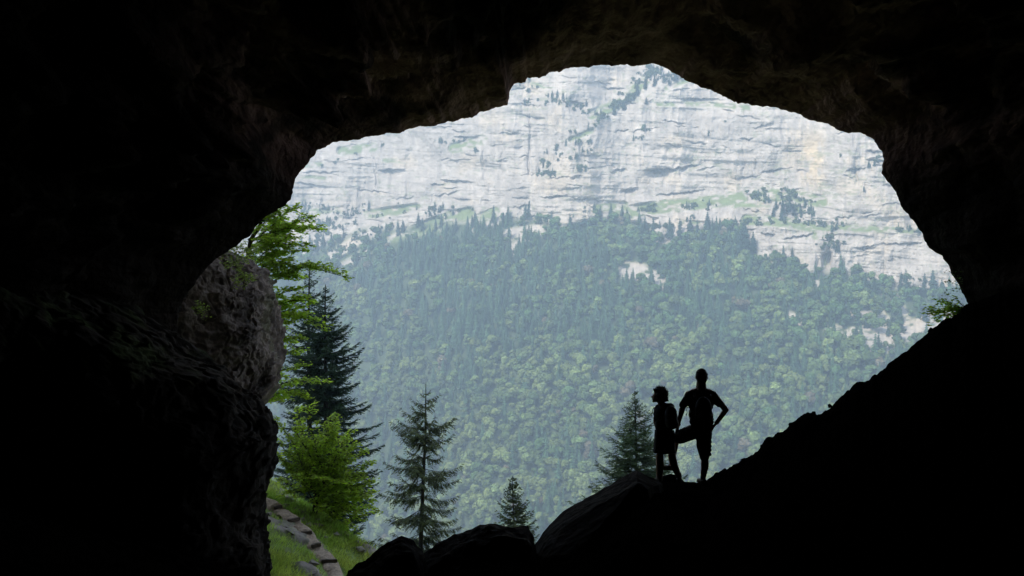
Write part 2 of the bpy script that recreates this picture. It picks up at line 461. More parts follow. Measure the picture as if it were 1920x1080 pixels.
# clearings with pale rock near the upper edge
edge = (pys - yt) < 70
keep &= ~(edge & (fbm(pxs / 22, pys / 16, oct=3, seed=92) > 0.42))
keep &= rng.rand(len(pxs)) > .03
gul = fbm(pxs / 60 + pys / 260, pys / 300, oct=3, seed=97, ridged=True)
keep &= ~((gul > .68) & (rng.rand(len(pxs)) < .4))
pxs, pys, yt = pxs[keep], pys[keep], yt[keep]
pts = on_mountain(pxs, pys)
pat = fbm(pxs / 80, pys / 70, oct=3, seed=93)
below = (pys - yt) / 400
pcon = np.clip(0.52 - 0.35 * below + 1.0 * pat, 0.08, 0.93)
kinds = np.where(rng.rand(len(pxs)) < pcon, 0, 1)
hts = np.where(kinds == 0, rng.uniform(8, 23, len(pxs)), 7 + 13 * rng.rand(len(pxs)) ** 1.6)
hts *= np.where(below < 0.1, 0.85, 1.0)
tone = fbm(pxs / 60, pys / 50, oct=2, seed=94)
cols = np.zeros((len(pxs), 3))
for i in range(len(pxs)):
    if kinds[i] == 0:
        c = np.array([0.050, 0.098, 0.050]) * rng.uniform(.7, 1.4)
    else:
        t_ = np.clip(rng.normal(0.25 + .45 * tone[i] + .45 * below[i], .25), 0, 1)
        c = np.array([0.066, 0.13, 0.046]) * (1 - t_) + np.array([0.16, 0.205, 0.07]) * t_
        c = c * rng.uniform(.7, 1.3)
        if rng.rand() < .02: c = np.array([0.15, 0.13, 0.08]) * rng.uniform(.8, 1.2)
    cols[i] = c
fo = scatter('forest', pts, kinds, hts, cols, M['forest'], rng)
tag(fo, 'hazy mixed forest of spruce and beech covering the slope across the valley', 'forest', kind='stuff')
print('forest trees', len(pts))

# little shrubs and crooked pines that cling to the cliff, far too many to count
sx, sy = [], []
ZON = [([(1225, 130), (1190, 165), (1150, 200)], 11, 150), ([(1120, 235), (1050, 285), (1020, 320)], 16, 90),
       ([(960, 165), (1010, 185), (1080, 200)], 16, 90), ([(1100, 215), (1160, 240)], 14, 40),
       ([(1230, 150), (1300, 150)], 12, 40), ([(1480, 385), (1520, 400)], 18, 60), ([(1400, 370), (1540, 375)], 16, 60),
       ([(1180, 395), (1400, 385)], 14, 60), ([(1400, 415), (1740, 435)], 9, 120), ([(600, 400), (900, 400)], 18, 160),
       ([(560, 300), (900, 290)], 40, 48), ([(1540, 400), (1560, 480)], 8, 40), ([(550, 400), (640, 440)], 25, 120),
       ([(1100, 280), (1060, 340)], 30, 30), ([(1200, 430), (1400, 420)], 10, 70), ([(1700, 530), (1790, 560)], 14, 60),
       ([(600, 470), (700, 430)], 25, 120), ([(1620, 620), (1740, 600)], 25, 50), ([(1000, 200), (1700, 330)], 90, 60)]
for pl, sp, n in ZON:
    for k in range(n // 6):
        q = rng.randint(len(pl) - 1); t_ = rng.rand()
        cxx = pl[q][0] * (1 - t_) + pl[q + 1][0] * t_ + rng.normal() * sp * .5
        cyy = pl[q][1] * (1 - t_) + pl[q + 1][1] * t_ + rng.normal() * sp * .4
        sl = rng.uniform(-.5, .3); m_ = rng.randint(1, 10); wd_ = m_ * 1.1
        for j in range(m_):
            dx_ = rng.normal() * wd_
            sx.append(cxx + dx_); sy.append(cyy + dx_ * sl + rng.normal() * 1.2)
sx = np.array(sx); sy = np.array(sy)
sp_ = on_mountain(sx, sy)
kd = (rng.rand(len(sx)) > .25).astype(int)
hh = np.where(kd == 0, rng.uniform(4, 9, len(sx)), rng.uniform(3, 8, len(sx)) * rng.uniform(.5, 1.1, len(sx)))
cc = np.where(kd[:, None] == 0, np.array([[.035, .065, .04]]), np.array([[.07, .10, .04]])) * rng.uniform(.7, 1.4, (len(sx), 1))
cs = scatter('cliff_shrubs', sp_, kd, hh, cc, M['forest'], rng)
tag(cs, 'scattered low shrubs clinging to cracks and ledges of the pale cliff', 'shrubs', kind='stuff')

# spruces one can tell apart at the foot of the wall and on its ledges
PROTO = [np_mesh('spruce_tree', T, np.arange(len(T)).reshape(-1, 3), M['ledge_tree'], fC[:, None] * np.array([[.026, .052, .034]]))
         for T, fC, fI in (CON[:5])]
def far_spruce(px, py, h, label, group, fat=1.0):
    p = on_mountain(np.array([float(px)]), np.array([float(py)]))[0]
    o = bpy.data.objects.new('spruce_tree', PROTO[rng.randint(5)])
    COL.objects.link(o); o.location = (p[0], p[1], p[2] - .04 * h)
    o.scale = (h * fat, h * fat, h); o.rotation_euler = (rng.uniform(-.04, .04), rng.uniform(-.04, .04), rng.uniform(0, 6.28))
    tag(o, label, 'tree', group)
g1 = 'spruces at the upper edge of the forest'
for k in range(74):
    x = 560 + k * 16.8 + rng.uniform(-8, 8)
    y = float(interp(TREE, x)) + rng.uniform(-2, 14)
    if 1500 < x < 1560 or vnoise(np.array([x / 40.0]), np.array([.5]), seed=5)[0] > .28: continue
    if x < 1020: lb, gg = 'hazy blue spruce at the forest edge below the left half of the cliff', g1 + ' on the left'
    elif x < 1410: lb, gg = 'dark spruce at the forest edge under the middle grassy ledge of the cliff', g1 + ' in the middle'
    else: lb, gg = 'dark spruce at the forest edge below the lower right cliff band', g1 + ' on the right'
    far_spruce(x, y, rng.uniform(10, 21), lb, gg, rng.uniform(1.0, 1.35))
for (x, y, h) in [(1455, 392, 11), (1468, 398, 13), (1480, 396, 14), (1488, 402, 12), (1450, 405, 9), (1465, 412, 11), (1510, 388, 9)]:
    far_spruce(x, y, h, 'small dark spruce in the clump on the upper green shelf of the right cliff', 'spruces on the green shelf', 1.3)
for (x, y, h) in [(1228, 160, 12), (1210, 165, 11), (1245, 152, 10), (1195, 178, 13), (1180, 190, 11), (1170, 205, 10), (1266, 150, 13), (1255, 158, 9), (1152, 215, 11), (1212, 195, 8)]:
    far_spruce(x, y, h, 'tiny spruce in the steep green gully just below the top of the cliff', 'spruces in the summit gully', 1.25)
for (x, y, h) in [(1640, 556, 18), (1700, 560, 19), (1750, 556, 24), (1765, 560, 17), (1622, 552, 20), (1690, 620, 14), (1605, 640, 15), (1735, 600, 13)]:
    far_spruce(x, y, h, 'dark spruce among the pale scree near the right end of the forest', 'spruces among the scree', 1.25)
far_spruce(1397, 478, 36, 'tallest dark spruce standing against the cliff at the step in the treeline', None, 1.15)
far_spruce(1387, 482, 27, 'slightly shorter dark spruce touching the tallest one at the step in the treeline', None, 1.2)
far_spruce(692, 392, 12, 'lone small spruce on the meadow at the foot of the left cliff', None, 1.1)

# ------------------------------------------------------------------ valley floor and the near hillside
def hill_z(X, Y):
    Xc = np.minimum(X, -2.0)
    base = -7.5 - 0.40 * (Xc + 5.2)
    crest = 30.0 - (np.clip(X, -12, -2) + 4) * 0.7 + 0.8 * fbm(X / 2.2, X * 0 + 5, oct=3, seed=101)
    drop = np.maximum(0, Y - crest)
    z = base - 0.5 * drop - 0.004 * np.maximum(0, drop - 4)
    z = z + 0.10 * fbm(X / 1.6, Y / 1.6, oct=4, seed=102) + 0.5 * fbm(X / 11, Y / 11, oct=2, seed=103) * sstep(2, 9, drop) \
        + 6 * fbm(X / 70, Y / 70, oct=3, seed=104) * sstep(40, 120, drop)
    rk = sstep(0.05, 0.45, fbm(X / 1.3, Y / 1.3, oct=4, seed=105) + 0.5 * np.exp(-((Y - crest + 0.4) / 0.9) ** 2) - 0.15)
    z = z + rk * (0.10 + 0.14 * fbm(X / .35, Y / .35, oct=3, seed=106))
    return z, rk, drop
hx = axis((-700, -60, 20), (-60, -13, 1.5), (-13, -2, 0.055), (-2, 20, 0.8), (20, 60, 5), (60, 700, 20))
hy = axis((14, 22, 0.5), (22, 35, 0.06), (35, 70, 1.0), (70, 560, 8))
HX, HY = np.meshgrid(hx, hy)
HZ, RK, DR = hill_z(HX, HY)
PATH = [(-4.3, 25.2), (-4.65, 26.2), (-5.0, 27.2), (-5.65, 28.2), (-6.15, 29.1), (-6.9, 29.9), (-7.8, 30.5)]
pd = stroke(HX * 100, HY * 100, [(a * 100, b * 100) for a, b in PATH], 36, 14)
gr = fbm(HX / 1.1, HY / 1.1, oct=4, seed=107)
hc = np.array([0.15, 0.20, 0.06]) * (1 + .35 * gr)[..., None]
hc = hc * (1 - RK[..., None]) + np.array([0.24, 0.21, 0.185]) * (1 + .3 * fbm(HX / .3, HY / .3, oct=3, seed=108))[..., None] * RK[..., None]
hs = link('hillside', np_mesh('hillside', np.stack([HX, HY, HZ], -1).reshape(-1, 3), grid_faces(*HX.shape),
     M['hill'], np.clip(hc, .01, .6).reshape(-1, 3), True))
tag(hs, kind='structure')
vf = np_mesh('valley_floor', np.array([[-1500, 300, -300], [1500, 300, -300], [1500, 900, -300], [-1500, 900, -300]], float),
             np.array([[0, 1, 2, 3]]), M['forest'], np.tile([[.07, .1, .04]], (4, 1)))
tag(link('valley_floor', vf), kind='structure')
# the path: a gravel strip stepped by four risers
cl = [Vector((a, b)) for a, b in PATH]
def path_pt(t):
    t = max(0, min(.9999, t)) * (len(cl) - 1); i = int(t)
    return cl[i].lerp(cl[i + 1], t - i), (cl[i + 1] - cl[i]).normalized()
RIS = [0.33, 0.47, 0.60, 0.74, 0.87]
Vp = []; NP, NW = 160, 16
for i in range(NP):
    t = i / (NP - 1); c, d = path_pt(t); n = Vector((d.y, -d.x))
    zc0 = float(hill_z(np.array([c.x]), np.array([c.y]))[0][0])
    # height constant between risers
    k = [0] + RIS + [1.0]
    for a, b in zip(k[:-1], k[1:]):
        if a <= t <= b:
            ca, _ = path_pt(a); cb, _ = path_pt(b)
            za = float((-7.5 - .4 * (min(ca.x, -2) + 5.2))); zb = float((-7.5 - .4 * (min(cb.x, -2) + 5.2)))
            zt = (za * (1 - 0.15) + zb * .15) if a > 0 else None
            zt2 = zb - 0.04 + (t - b) * 0.9
            break
    for j in range(NW):
        u = (j / (NW - 1) - .5) * (0.58 + .10 * math.sin(t * 23) + .06 * math.sin(t * 61))
        e = abs(u) / .28
        x, y = c.x + n.x * u, c.y + n.y * u
        Vp.append((x, y, zt2 + 0.13 - 0.12 * e ** 4 + 0.05 * float(vnoise(np.array([x * 4]), np.array([y * 4]), seed=7)[0])))
tag(link('path', np_mesh('path', np.array(Vp), grid_faces(NP, NW)[:, ::-1], M['gravel'], smooth=True)), kind='structure')
WHICH = ['lowest', 'second lowest', 'middle', 'second highest', 'highest']
for q, t in enumerate(RIS):
    c, d = path_pt(t); n = Vector((d.y, -d.x))
    z = -7.5 - .4 * (min(c.x, -2) + 5.2)
    bm = bmesh.new(); bmesh.ops.create_cube(bm, size=1)
    bmesh.ops.bevel(bm, geom=bm.edges[:], offset=.08, segments=2, affect='EDGES')
    bmesh.ops.subdivide_edges(bm, edges=bm.edges[:], cuts=3, use_grid_fill=True)
    for v in bm.verts:
        v.co.x += .03 * math.sin(v.co.y * 9 + q); v.co.z += .1 * math.sin(v.co.y * 5 + q * 2)
        v.co = Vector((v.co.x * .10, v.co.y * .40, v.co.z * .10))
    me = bpy.data.meshes.new('step'); bm.to_mesh(me); bm.free(); me.materials.append(M['step'])
    o = link('path_step', me, loc=(c.x - d.x * .05, c.y - d.y * .05, z + 0.14)); o.rotation_euler = (.05 * math.sin(q * 4), .06 * math.cos(q * 3), math.atan2(d.y, d.x) + .16 * math.sin(q * 2.7)); o.scale = (1, .82 + .22 * math.cos(q * 2.2), 1)
    tag(o, WHICH[q] + ' dark riser of the stepped gravel path on the grassy slope', 'step', 'steps of the path')

# ------------------------------------------------------------------ the cave
OUT = [(335, 640), (333, 600), (348, 560), (370, 528), (398, 490), (440, 463), (470, 440), (500, 410), (532, 388), (545, 375),
       (553, 352), (562, 325), (580, 303), (600, 283), (625, 269), (655, 263), (690, 258), (740, 251), (800, 238),
       (860, 226), (910, 210), (940, 202), (953, 198), (956, 188), (957, 175), (966, 161), (986, 158), (990, 150),
       (1010, 147), (1040, 135), (1066, 131), (1080, 128), (1140, 124), (1190, 122), (1235, 124), (1260, 138), (1290, 154),
       (1330, 170), (1380, 190), (1410, 199), (1450, 202), (1490, 212), (1520, 228), (1550, 235), (1590, 251),
       (1612, 249), (1640, 262), (1646, 273), (1656, 285), (1657, 300), (1655, 325), (1672, 350), (1690, 385), (1710, 410),
       (1730, 440), (1742, 465), (1765, 480), (1780, 505), (1800, 535), (1813, 560), (1822, 600), (1900, 800), (1750, 1150),
       (1400, 1300), (900, 1330), (450, 1300), (200, 1150), (150, 900), (230, 750), (290, 680)]
def resample(poly, step):
    out = []
    for (x0, y0), (x1, y1) in zip(poly, poly[1:] + poly[:1]):
        L = math.hypot(x1 - x0, y1 - y0); n = max(1, int(L / step))
        for k in range(n): out.append((x0 + (x1 - x0) * k / n, y0 + (y1 - y0) * k / n))
    return np.array(out)
O = resample(OUT, 2.2)
arc_ = np.arange(len(O)) * 2.2                        # chips and small steps along the rim
jag_ = 3.2 * fbm(arc_ / 34, arc_ * 0 + 1, oct=2, seed=211) + 2.2 * fbm(arc_ / 9, arc_ * 0 + 2, oct=3, seed=212) + 1.6 * np.round(2 * fbm(arc_ / 20, arc_ * 0 + 3, oct=2, seed=213)) / 2
dir_ = O - np.array([1090, 640]); dir_ = dir_ / np.linalg.norm(dir_, axis=1)[:, None]
O = O + dir_ * jag_[:, None]
CX, CY = 1090, 640
def mouth_depth(px, py):
    return 21.0 - 2.6 * sstep(900, 350, px) - 2.0 * sstep(1350, 1800, px) + 1.0 * sstep(400, 150, py)
Ym = mouth_depth(O[:, 0], O[:, 1])
# rings inward (s<0 towards camera) and outward
ins = np.concatenate([np.linspace(0, 0.06, 16)[1:], np.linspace(0.06, 0.45, 95)[1:], np.linspace(0.45, 1, 30)[1:]])
rings = []
ax0 = np.array([(CX - 960) / F * 21, (540 - CY) / F * 21])
Mx = (O[:, 0] - 960) / F * Ym; Mz = (540 - O[:, 1]) / F * Ym
Vx, Vz = Mx - ax0[0], Mz - ax0[1]
def ring(Yv, sc, ):
    return np.stack([ax0[0] + Vx * sc, Yv, ax0[1] + Vz * sc], -1)
R = []
R.append(ring(np.full(len(O), -140.0), 17))
R.append(ring(Ym + 5.0, 17))
for s_, dy in ((12, 4.5), (5, 4), (3, 3.4), (2.2, 3.0), (1.8, 2.7), (1.5, 2.3), (1.3, 1.9), (1.2, 1.5), (1.12, 1.1), (1.06, .7), (1.02, .35), (1.005, .12)):
    R.append(ring(Ym + dy, s_))
n_out = len(R)
R.append(ring(Ym, 1.0))
for s in ins:
    Yv = Ym - s * (Ym + 26)
    e = 1 + 0.06 * math.sin(min(1, s / .1) * math.pi / 2) + 0.62 * sstep(0.04, 0.5, s) 
    e = e * (1 - sstep(0.8, 1.0, s) * 0.98)
    R.append(ring(Yv, e))
R = np.array(R)
nr, nc = R.shape[:2]
rad = np.stack([Vx, np.zeros(len(O)), Vz], -1); rad /= np.linalg.norm(rad, axis=1)[:, None]
x, y, z = R[..., 0], R[..., 1], R[..., 2]
amp_in = np.ones(nr); amp_in[:n_out] = np.linspace(0, 1, n_out) * 0
fade = np.concatenate([np.zeros(n_out + 1), np.minimum(1, ins / .07)])[:, None]
rim = np.concatenate([np.linspace(0, .3, n_out), [1.0], np.ones(len(ins))])[:, None]
big = 1.3 * fbm(x / 4.0, y / 3.2, z / 4.0, oct=3, seed=201) + 0.9 * fbm(x / 1.7, y / 1.4, z / 1.1, oct=4, seed=202, ridged=True)
lay = fbm(x / 3.0 + z * .1, y / 1.1, (z + x * .25) / .45, oct=4, seed=203)
fine = 0.30 * np.sign(lay) * np.abs(lay) ** .6 + 0.10 * fbm(x / .4, y / .4, z / .4, oct=4, seed=204, ridged=True)
disp = fade * (big + fine) + rim * (0.10 * fbm(x / .8, y / 2.5, z / .8, oct=3, seed=205, ridged=True) + 0.075 * fbm(x / .22, y / 1.2, z / .22, oct=4, seed=206, gain=.65))
disp = np.maximum(disp, -0.9 * fade - 0.12)
R = R + rad[None] * disp[..., None]
xr, yr2, zr2 = R[..., 0], R[..., 1], R[..., 2]
mouth_glow = sstep(1.6, 4.2, zr2) * sstep(11, 17, yr2) * sstep(-.25, .25, fbm(xr / 2.4, yr2 / 1.6, zr2 / 1.2, oct=5, seed=251, gain=.6) + .05)  # daylight on the roof near the mouth, painted in as patchy paler brown
cc_ = np.array([0.014, 0.010, 0.008]) * (1 - mouth_glow[..., None]) + np.array([0.31, 0.18, 0.155]) * mouth_glow[..., None]
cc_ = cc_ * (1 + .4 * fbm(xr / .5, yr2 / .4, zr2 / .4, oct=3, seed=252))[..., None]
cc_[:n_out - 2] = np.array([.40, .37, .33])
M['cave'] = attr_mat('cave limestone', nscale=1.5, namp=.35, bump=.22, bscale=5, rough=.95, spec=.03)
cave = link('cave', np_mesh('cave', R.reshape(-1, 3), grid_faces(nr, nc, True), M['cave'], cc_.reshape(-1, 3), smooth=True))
tag(cave, kind='structure')

# stacked-section rock masses (ledge of the cave wall, bluff outside)
def rock_mass(name, rows, cxp, Yc, ry, mat, seed, amp, nseg=420, nrow=260, power=2.4, colf=None, smooth=True, strat=.5, tilt=0.0, facet=0.0):
    rows = sorted(rows)
    pys_ = rows[0][0] + (rows[-1][0] - rows[0][0]) * np.linspace(0, 1, nrow) ** 2.0
    ex = interp(rows, pys_)
    X1 = (ex - 960) / F * Yc; X0 = (cxp - 960) / F * Yc; Z = (540 - pys_) / F * Yc
    th = np.linspace(0, 2 * np.pi, nseg, endpoint=False)
    rx = np.maximum(X1 - X0, 0.02)[:, None]
    k = np.minimum(1, rx / rx.max()) ** .6
    c, s = np.cos(th)[None], np.sin(th)[None]
    c = np.sign(c) * np.abs(c) ** (2 / power); s = np.sign(s) * np.abs(s) ** (2 / power)
    X = X0 + rx * c; Y = Yc + ry * k * s; Zg = np.repeat(Z[:, None], nseg, 1)
    if tilt: Zg = Zg + tilt * np.maximum(0, (330 - 960) / F * Yc - X)
    nx, ny = c * 1.0, s * 1.0
    ln = np.hypot(nx, ny) + 1e-6; nx, ny = nx / ln, ny / ln
    d = amp * (fbm(X / 1.6, Y / 1.6, Zg / 1.6, oct=4, seed=seed) + .9 * fbm(X / .7, Y / .7, Zg / .7, oct=5, seed=seed + 5, gain=.6)
               + .3 * fbm(X / .18, Y / .18, Zg / .14, oct=3, seed=seed + 9))
    ly = fbm(X / 2, Y / 2, (Zg + .3 * X) / .3, oct=3, seed=seed + 12)
    d = d + amp * strat * .5 * np.sign(ly) * np.abs(ly) ** .5
    if facet:
        q = fbm(X / 1.3 + Zg * .3, Y / 1.3, Zg / .9, oct=3, seed=seed + 20)
        d = d + facet * np.round(q * 5) / 5 + facet * .5 * np.round(fbm(X / .5, Y / .5, Zg / .4 + X * .5, oct=2, seed=seed + 21) * 3) / 3
    X = X + nx * d; Y = Y + ny * d; Zg = Zg + .4 * d
    V = np.stack([X, Y, Zg], -1)
    top = V[0].mean(0); V = np.concatenate([V.reshape(-1, 3), top[None]])
    me_f = grid_faces(nrow, nseg, True)[:, ::-1]
    me = bpy.data.meshes.new(name)
    capf = [(len(V) - 1, (j + 1) % nseg, j) for j in range(nseg)]
    col = None
    if colf is not None: col = colf(V)
    Fq = np.concatenate([me_f, np.array([(len(V) - 1, (j + 1) % nseg, j, j) for j in range(0)], int).reshape(-1, 4)])
    m = np_mesh(name, V, Fq, mat, col, smooth)
    return m
ledge_rows = [(636, 60), (648, 200), (656, 290), (664, 335), (678, 375), (700, 422), (735, 455), (765, 485), (790, 500), (820, 508),
              (870, 501), (940, 497), (1080, 494), (1400, 500)]
def ledge_col(V):
    n = fbm(V[:, 0] / .5, V[:, 1] / .5, V[:, 2] / .5, oct=4, seed=301)
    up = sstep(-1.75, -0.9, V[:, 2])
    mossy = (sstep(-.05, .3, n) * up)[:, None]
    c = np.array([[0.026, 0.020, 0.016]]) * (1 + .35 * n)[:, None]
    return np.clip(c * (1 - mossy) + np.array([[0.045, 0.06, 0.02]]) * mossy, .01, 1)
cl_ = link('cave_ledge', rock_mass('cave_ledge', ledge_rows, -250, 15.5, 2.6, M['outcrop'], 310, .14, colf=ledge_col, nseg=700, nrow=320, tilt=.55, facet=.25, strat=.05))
tag(cl_, kind='structure')
bl_rows = [(452, 350), (462, 390), (470, 425), (480, 448), (495, 468), (515, 482), (550, 492), (590, 500), (640, 508), (690, 511), (720, 503), (750, 485), (800, 440), (1150, 430)]
def bluff_col(V):
    n = fbm(V[:, 0] / 1.2, V[:, 1] / 1.2, V[:, 2] / 1.2, oct=5, seed=321)
    n2_ = fbm(V[:, 0] / .35, V[:, 1] / .35, V[:, 2] / .8, oct=4, seed=322)
    c = np.array([[0.135, 0.104, 0.088]]) * (1 + .45 * n + .35 * n2_)[:, None]
    dark = sstep(.2, .55, -n + .3 * n2_)[:, None] * .6
    c = c * (1 - dark)
    m_ = (sstep(.15, .5, n + .5 * sstep(0.0, 1.2, V[:, 2]) - .1) * .8)[:, None]
    return np.clip(c * (1 - m_ * .5) + np.array([[0.07, 0.085, 0.03]]) * m_ * .5, .01, 1)
bluff = link('rock_bluff', rock_mass('rock_bluff', bl_rows, 250, 25.0, 3.2, M['outcrop'], 330, .20, facet=.34, colf=bluff_col, power=3.0, nseg=900, nrow=420, strat=.35))
tag(bluff, 'tall grey limestone bluff with broken right edge outside the left of the cave mouth', 'rock')

# cave floor: everything below the lower silhouette
RIDGE = [(-3000, 560), (-200, 700), (0, 900), (350, 1010), (500, 1085), (560, 1120), (640, 1110), (700, 1065), (760, 1060), (800, 1055), (850, 1040),
         (960, 1030), (1000, 1035), (1060, 1010), (1120, 970), (1180, 925), (1215, 905), (1240, 903), (1262, 904), (1300, 904), (1320, 906), (1335, 893), (1350, 880),
         (1372, 868), (1388, 858), (1405, 852), (1425, 840), (1436, 823), (1460, 812), (1478, 803), (1490, 795), (1512, 778), (1535, 766), (1560, 751), (1580, 738), (1600, 726),
         (1622, 711), (1645, 699), (1662, 686), (1688, 668), (1715, 645), (1735, 630), (1748, 615), (1768, 604), (1795, 590), (1812, 578), (1850, 560), (2000, 500), (2300, 400), (5000, 330)]
YR = [(-3000, 14), (400, 15), (700, 14.5), (1000, 15), (1180, 16.2), (1240, 16.3), (1320, 16.3), (1400, 16.5), (1600, 17.3), (1820, 18.2), (2200, 17), (5000, 14)]
def ridge_y(x):
    x = np.asarray(x, float)
    return interp(RIDGE, x) + sstep(1340, 1400, x) * (1 - sstep(1850, 1950, x)) * (7 * fbm(x / 34, x * 0 + 2, oct=2, seed=411) + 3.5 * fbm(x / 9, x * 0 + 4, oct=3, seed=412))
fx = axis((-3000, -400, 60), (-400, 550, 12), (550, 1900, 1.8), (1900, 2400, 12), (2400, 5000, 60))
fs = np.concatenate([np.linspace(0, .8, 90), np.linspace(.8, 1, 70)[1:], np.linspace(1, 1.15, 30)[1:], np.linspace(1.15, 1.7, 20)[1:]])
FX, FS = np.meshgrid(fx, fs)
rr_ = ridge_y(FX); yr_ = interp(YR, FX)
zr = (540 - rr_) / F * yr_
Yf = 2.2 + (yr_ - 2.2) * FS
zf = np.where(FS <= 1, -1.7 + (zr + 1.7) * np.sin(np.minimum(FS, 1) * math.pi / 2) ** 1.0 * np.minimum(FS, 1) ** .35 , zr - (Yf - yr_) * 1.5)
rb = (rr_ - 540) / F
zf = np.where(FS < 1, np.minimum(zf, -rb * Yf * 1.0 - 0.02 * (1 - FS) * yr_), zf)
Xf = (FX - 960) / F * Yf
rough = (0.10 * fbm(Xf / .9, Yf / .9, oct=4, seed=401, ridged=True) + 0.06 * fbm(Xf / .25, Yf / .25, oct=3, seed=402, ridged=True) - .06)
calm = 1 - np.exp(-((FX - 1275) / 60) ** 4) * sstep(.85, .95, FS)
zf = zf + rough * sstep(0, .2, FS) * (0.25 + .75 * calm) * 0.9
FL1 = np.stack([Xf, Yf, zf], -1).reshape(-1, 3); Ff1 = grid_faces(*FX.shape)
bx_, by_ = np.meshgrid(np.linspace(-14, 18, 60), np.linspace(-26, 3.2, 60))
bz_ = -1.95 + .12 * fbm(bx_, by_, oct=3, seed=405) + 0.004 * bx_ ** 2
FL2 = np.stack([bx_, by_, bz_], -1).reshape(-1, 3)
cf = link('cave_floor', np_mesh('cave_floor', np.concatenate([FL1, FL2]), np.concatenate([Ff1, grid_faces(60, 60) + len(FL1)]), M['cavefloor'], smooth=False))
tag(cf, kind='structure')

def hull_rock(name, pts, mat, seed, amp=.05, cuts=4, sm=False, freq=.5):
    bm = bmesh.new()
    for p in pts: bm.verts.new(p)
    bmesh.ops.convex_hull(bm, input=bm.verts[:])
    for v in [v for v in bm.verts if not v.link_faces]: bm.verts.remove(v)
    for k in range(cuts):
        bmesh.ops.subdivide_edges(bm, edges=[e for e in bm.edges if e.calc_length() > .09], cuts=1, use_grid_fill=True)
        bmesh.ops.triangulate(bm, faces=[f for f in bm.faces if len(f.verts) > 3])
    bm.normal_update()
    co = np.array([v.co[:] for v in bm.verts]); no = np.array([v.normal[:] for v in bm.verts])
    d = amp * (fbm(co[:, 0] / freq, co[:, 1] / freq, co[:, 2] / freq, oct=4, seed=seed, ridged=True)
               + .4 * fbm(co[:, 0] / .09, co[:, 1] / .09, co[:, 2] / .09, oct=2, seed=seed + 3))
    for v, n, dd in zip(bm.verts, no, d): v.co += Vector(n) * dd
    c = co.mean(0)
    me = bpy.data.meshes.new(name)
    for v in bm.verts: v.co -= Vector(c)
    bm.to_mesh(me); bm.free(); me.materials.append(mat)
    return link(name, me, loc=Vector(c))
def sil_rock(name, sil, Y, front, back, bottom, mat, seed, **k):
    pts = [P(x, y, Y) for x, y in sil]
    x0, x1 = sil[0][0], sil[-1][0]
    for x in (x0 - 30, (x0 + x1) / 2, x1 + 30):
        pts.append(P(x, bottom, Y - front)); pts.append(P(x, bottom, Y + back))
    for x, y in sil[1:-1]:
        q = P(x, y + 26, Y - front * .35); pts.append(q)
        q = P(x, y, Y); pts.append(Vector((q.x, Y + back * .4, q.z - .35)))
    return hull_rock(name, pts, mat, seed, **k)
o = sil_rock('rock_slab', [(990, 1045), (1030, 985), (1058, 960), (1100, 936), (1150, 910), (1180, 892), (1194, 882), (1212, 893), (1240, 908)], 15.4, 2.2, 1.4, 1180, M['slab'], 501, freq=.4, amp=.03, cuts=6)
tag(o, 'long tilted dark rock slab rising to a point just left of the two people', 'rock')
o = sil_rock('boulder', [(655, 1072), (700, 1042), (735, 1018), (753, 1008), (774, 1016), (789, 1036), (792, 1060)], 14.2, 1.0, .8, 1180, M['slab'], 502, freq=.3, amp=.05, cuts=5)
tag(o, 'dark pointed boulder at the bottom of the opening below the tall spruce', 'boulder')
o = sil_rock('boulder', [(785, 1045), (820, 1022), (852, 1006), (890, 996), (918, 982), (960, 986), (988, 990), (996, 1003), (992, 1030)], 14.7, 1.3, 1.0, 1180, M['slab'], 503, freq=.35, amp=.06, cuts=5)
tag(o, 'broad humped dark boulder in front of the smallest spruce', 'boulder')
o = sil_rock('boulder', [(1232, 905), (1244, 892), (1258, 889), (1272, 893), (1283, 905)], 16.55, .3, .3, 930, M['slab'], 504, amp=.01, cuts=3)
tag(o, 'small dark boulder under the raised foot of the taller person', 'boulder')
rr = random.Random(3)
for k in range(15):
    x = 1330 + k * 32 + rr.uniform(-6, 6)
    yy = float(ridge_y(x)); Yk = float(interp(YR, x)) - rr.uniform(0, .1)
    s = rr.uniform(.025, .055) * (1.5 if rr.random() < .2 else 1)
    c = P(x, yy, Yk) - Vector((0, 0, s * .9))
    pts = [c + Vector((rr.gauss(0, 1), rr.gauss(0, 1), rr.gauss(0, .8))).normalized() * s * rr.uniform(.8, 1.2) for _ in range(16)]
    o = hull_rock('stone', pts, M['slab'], 520 + k, amp=.008, cuts=1)
    tag(o, 'small dark stone on the crest of the right-hand slope inside the cave', 'stone', 'stones along the crest of the dark slope')

# ------------------------------------------------------------------ near conifers
def tube(V, Fq, pts, radii, seg=7):
    base = len(V)
    n = len(pts)
    for i, (p, r) in enumerate(zip(pts, radii)):
        d = (pts[min(i + 1, n - 1)] - pts[max(i - 1, 0)]).normalized()
        u = d.cross(Vector((0.3, 1, .1))).normalized(); v = d.cross(u)
        for k in range(seg):
            a = 6.2832 * k / seg
            V.append(tuple(p + u * (r * math.cos(a)) + v * (r * math.sin(a))))
    for i in range(n - 1):
        for k in range(seg):
            a = base + i * seg + k; b = base + i * seg + (k + 1) % seg
            Fq.append((a, b, b + seg, a + seg))

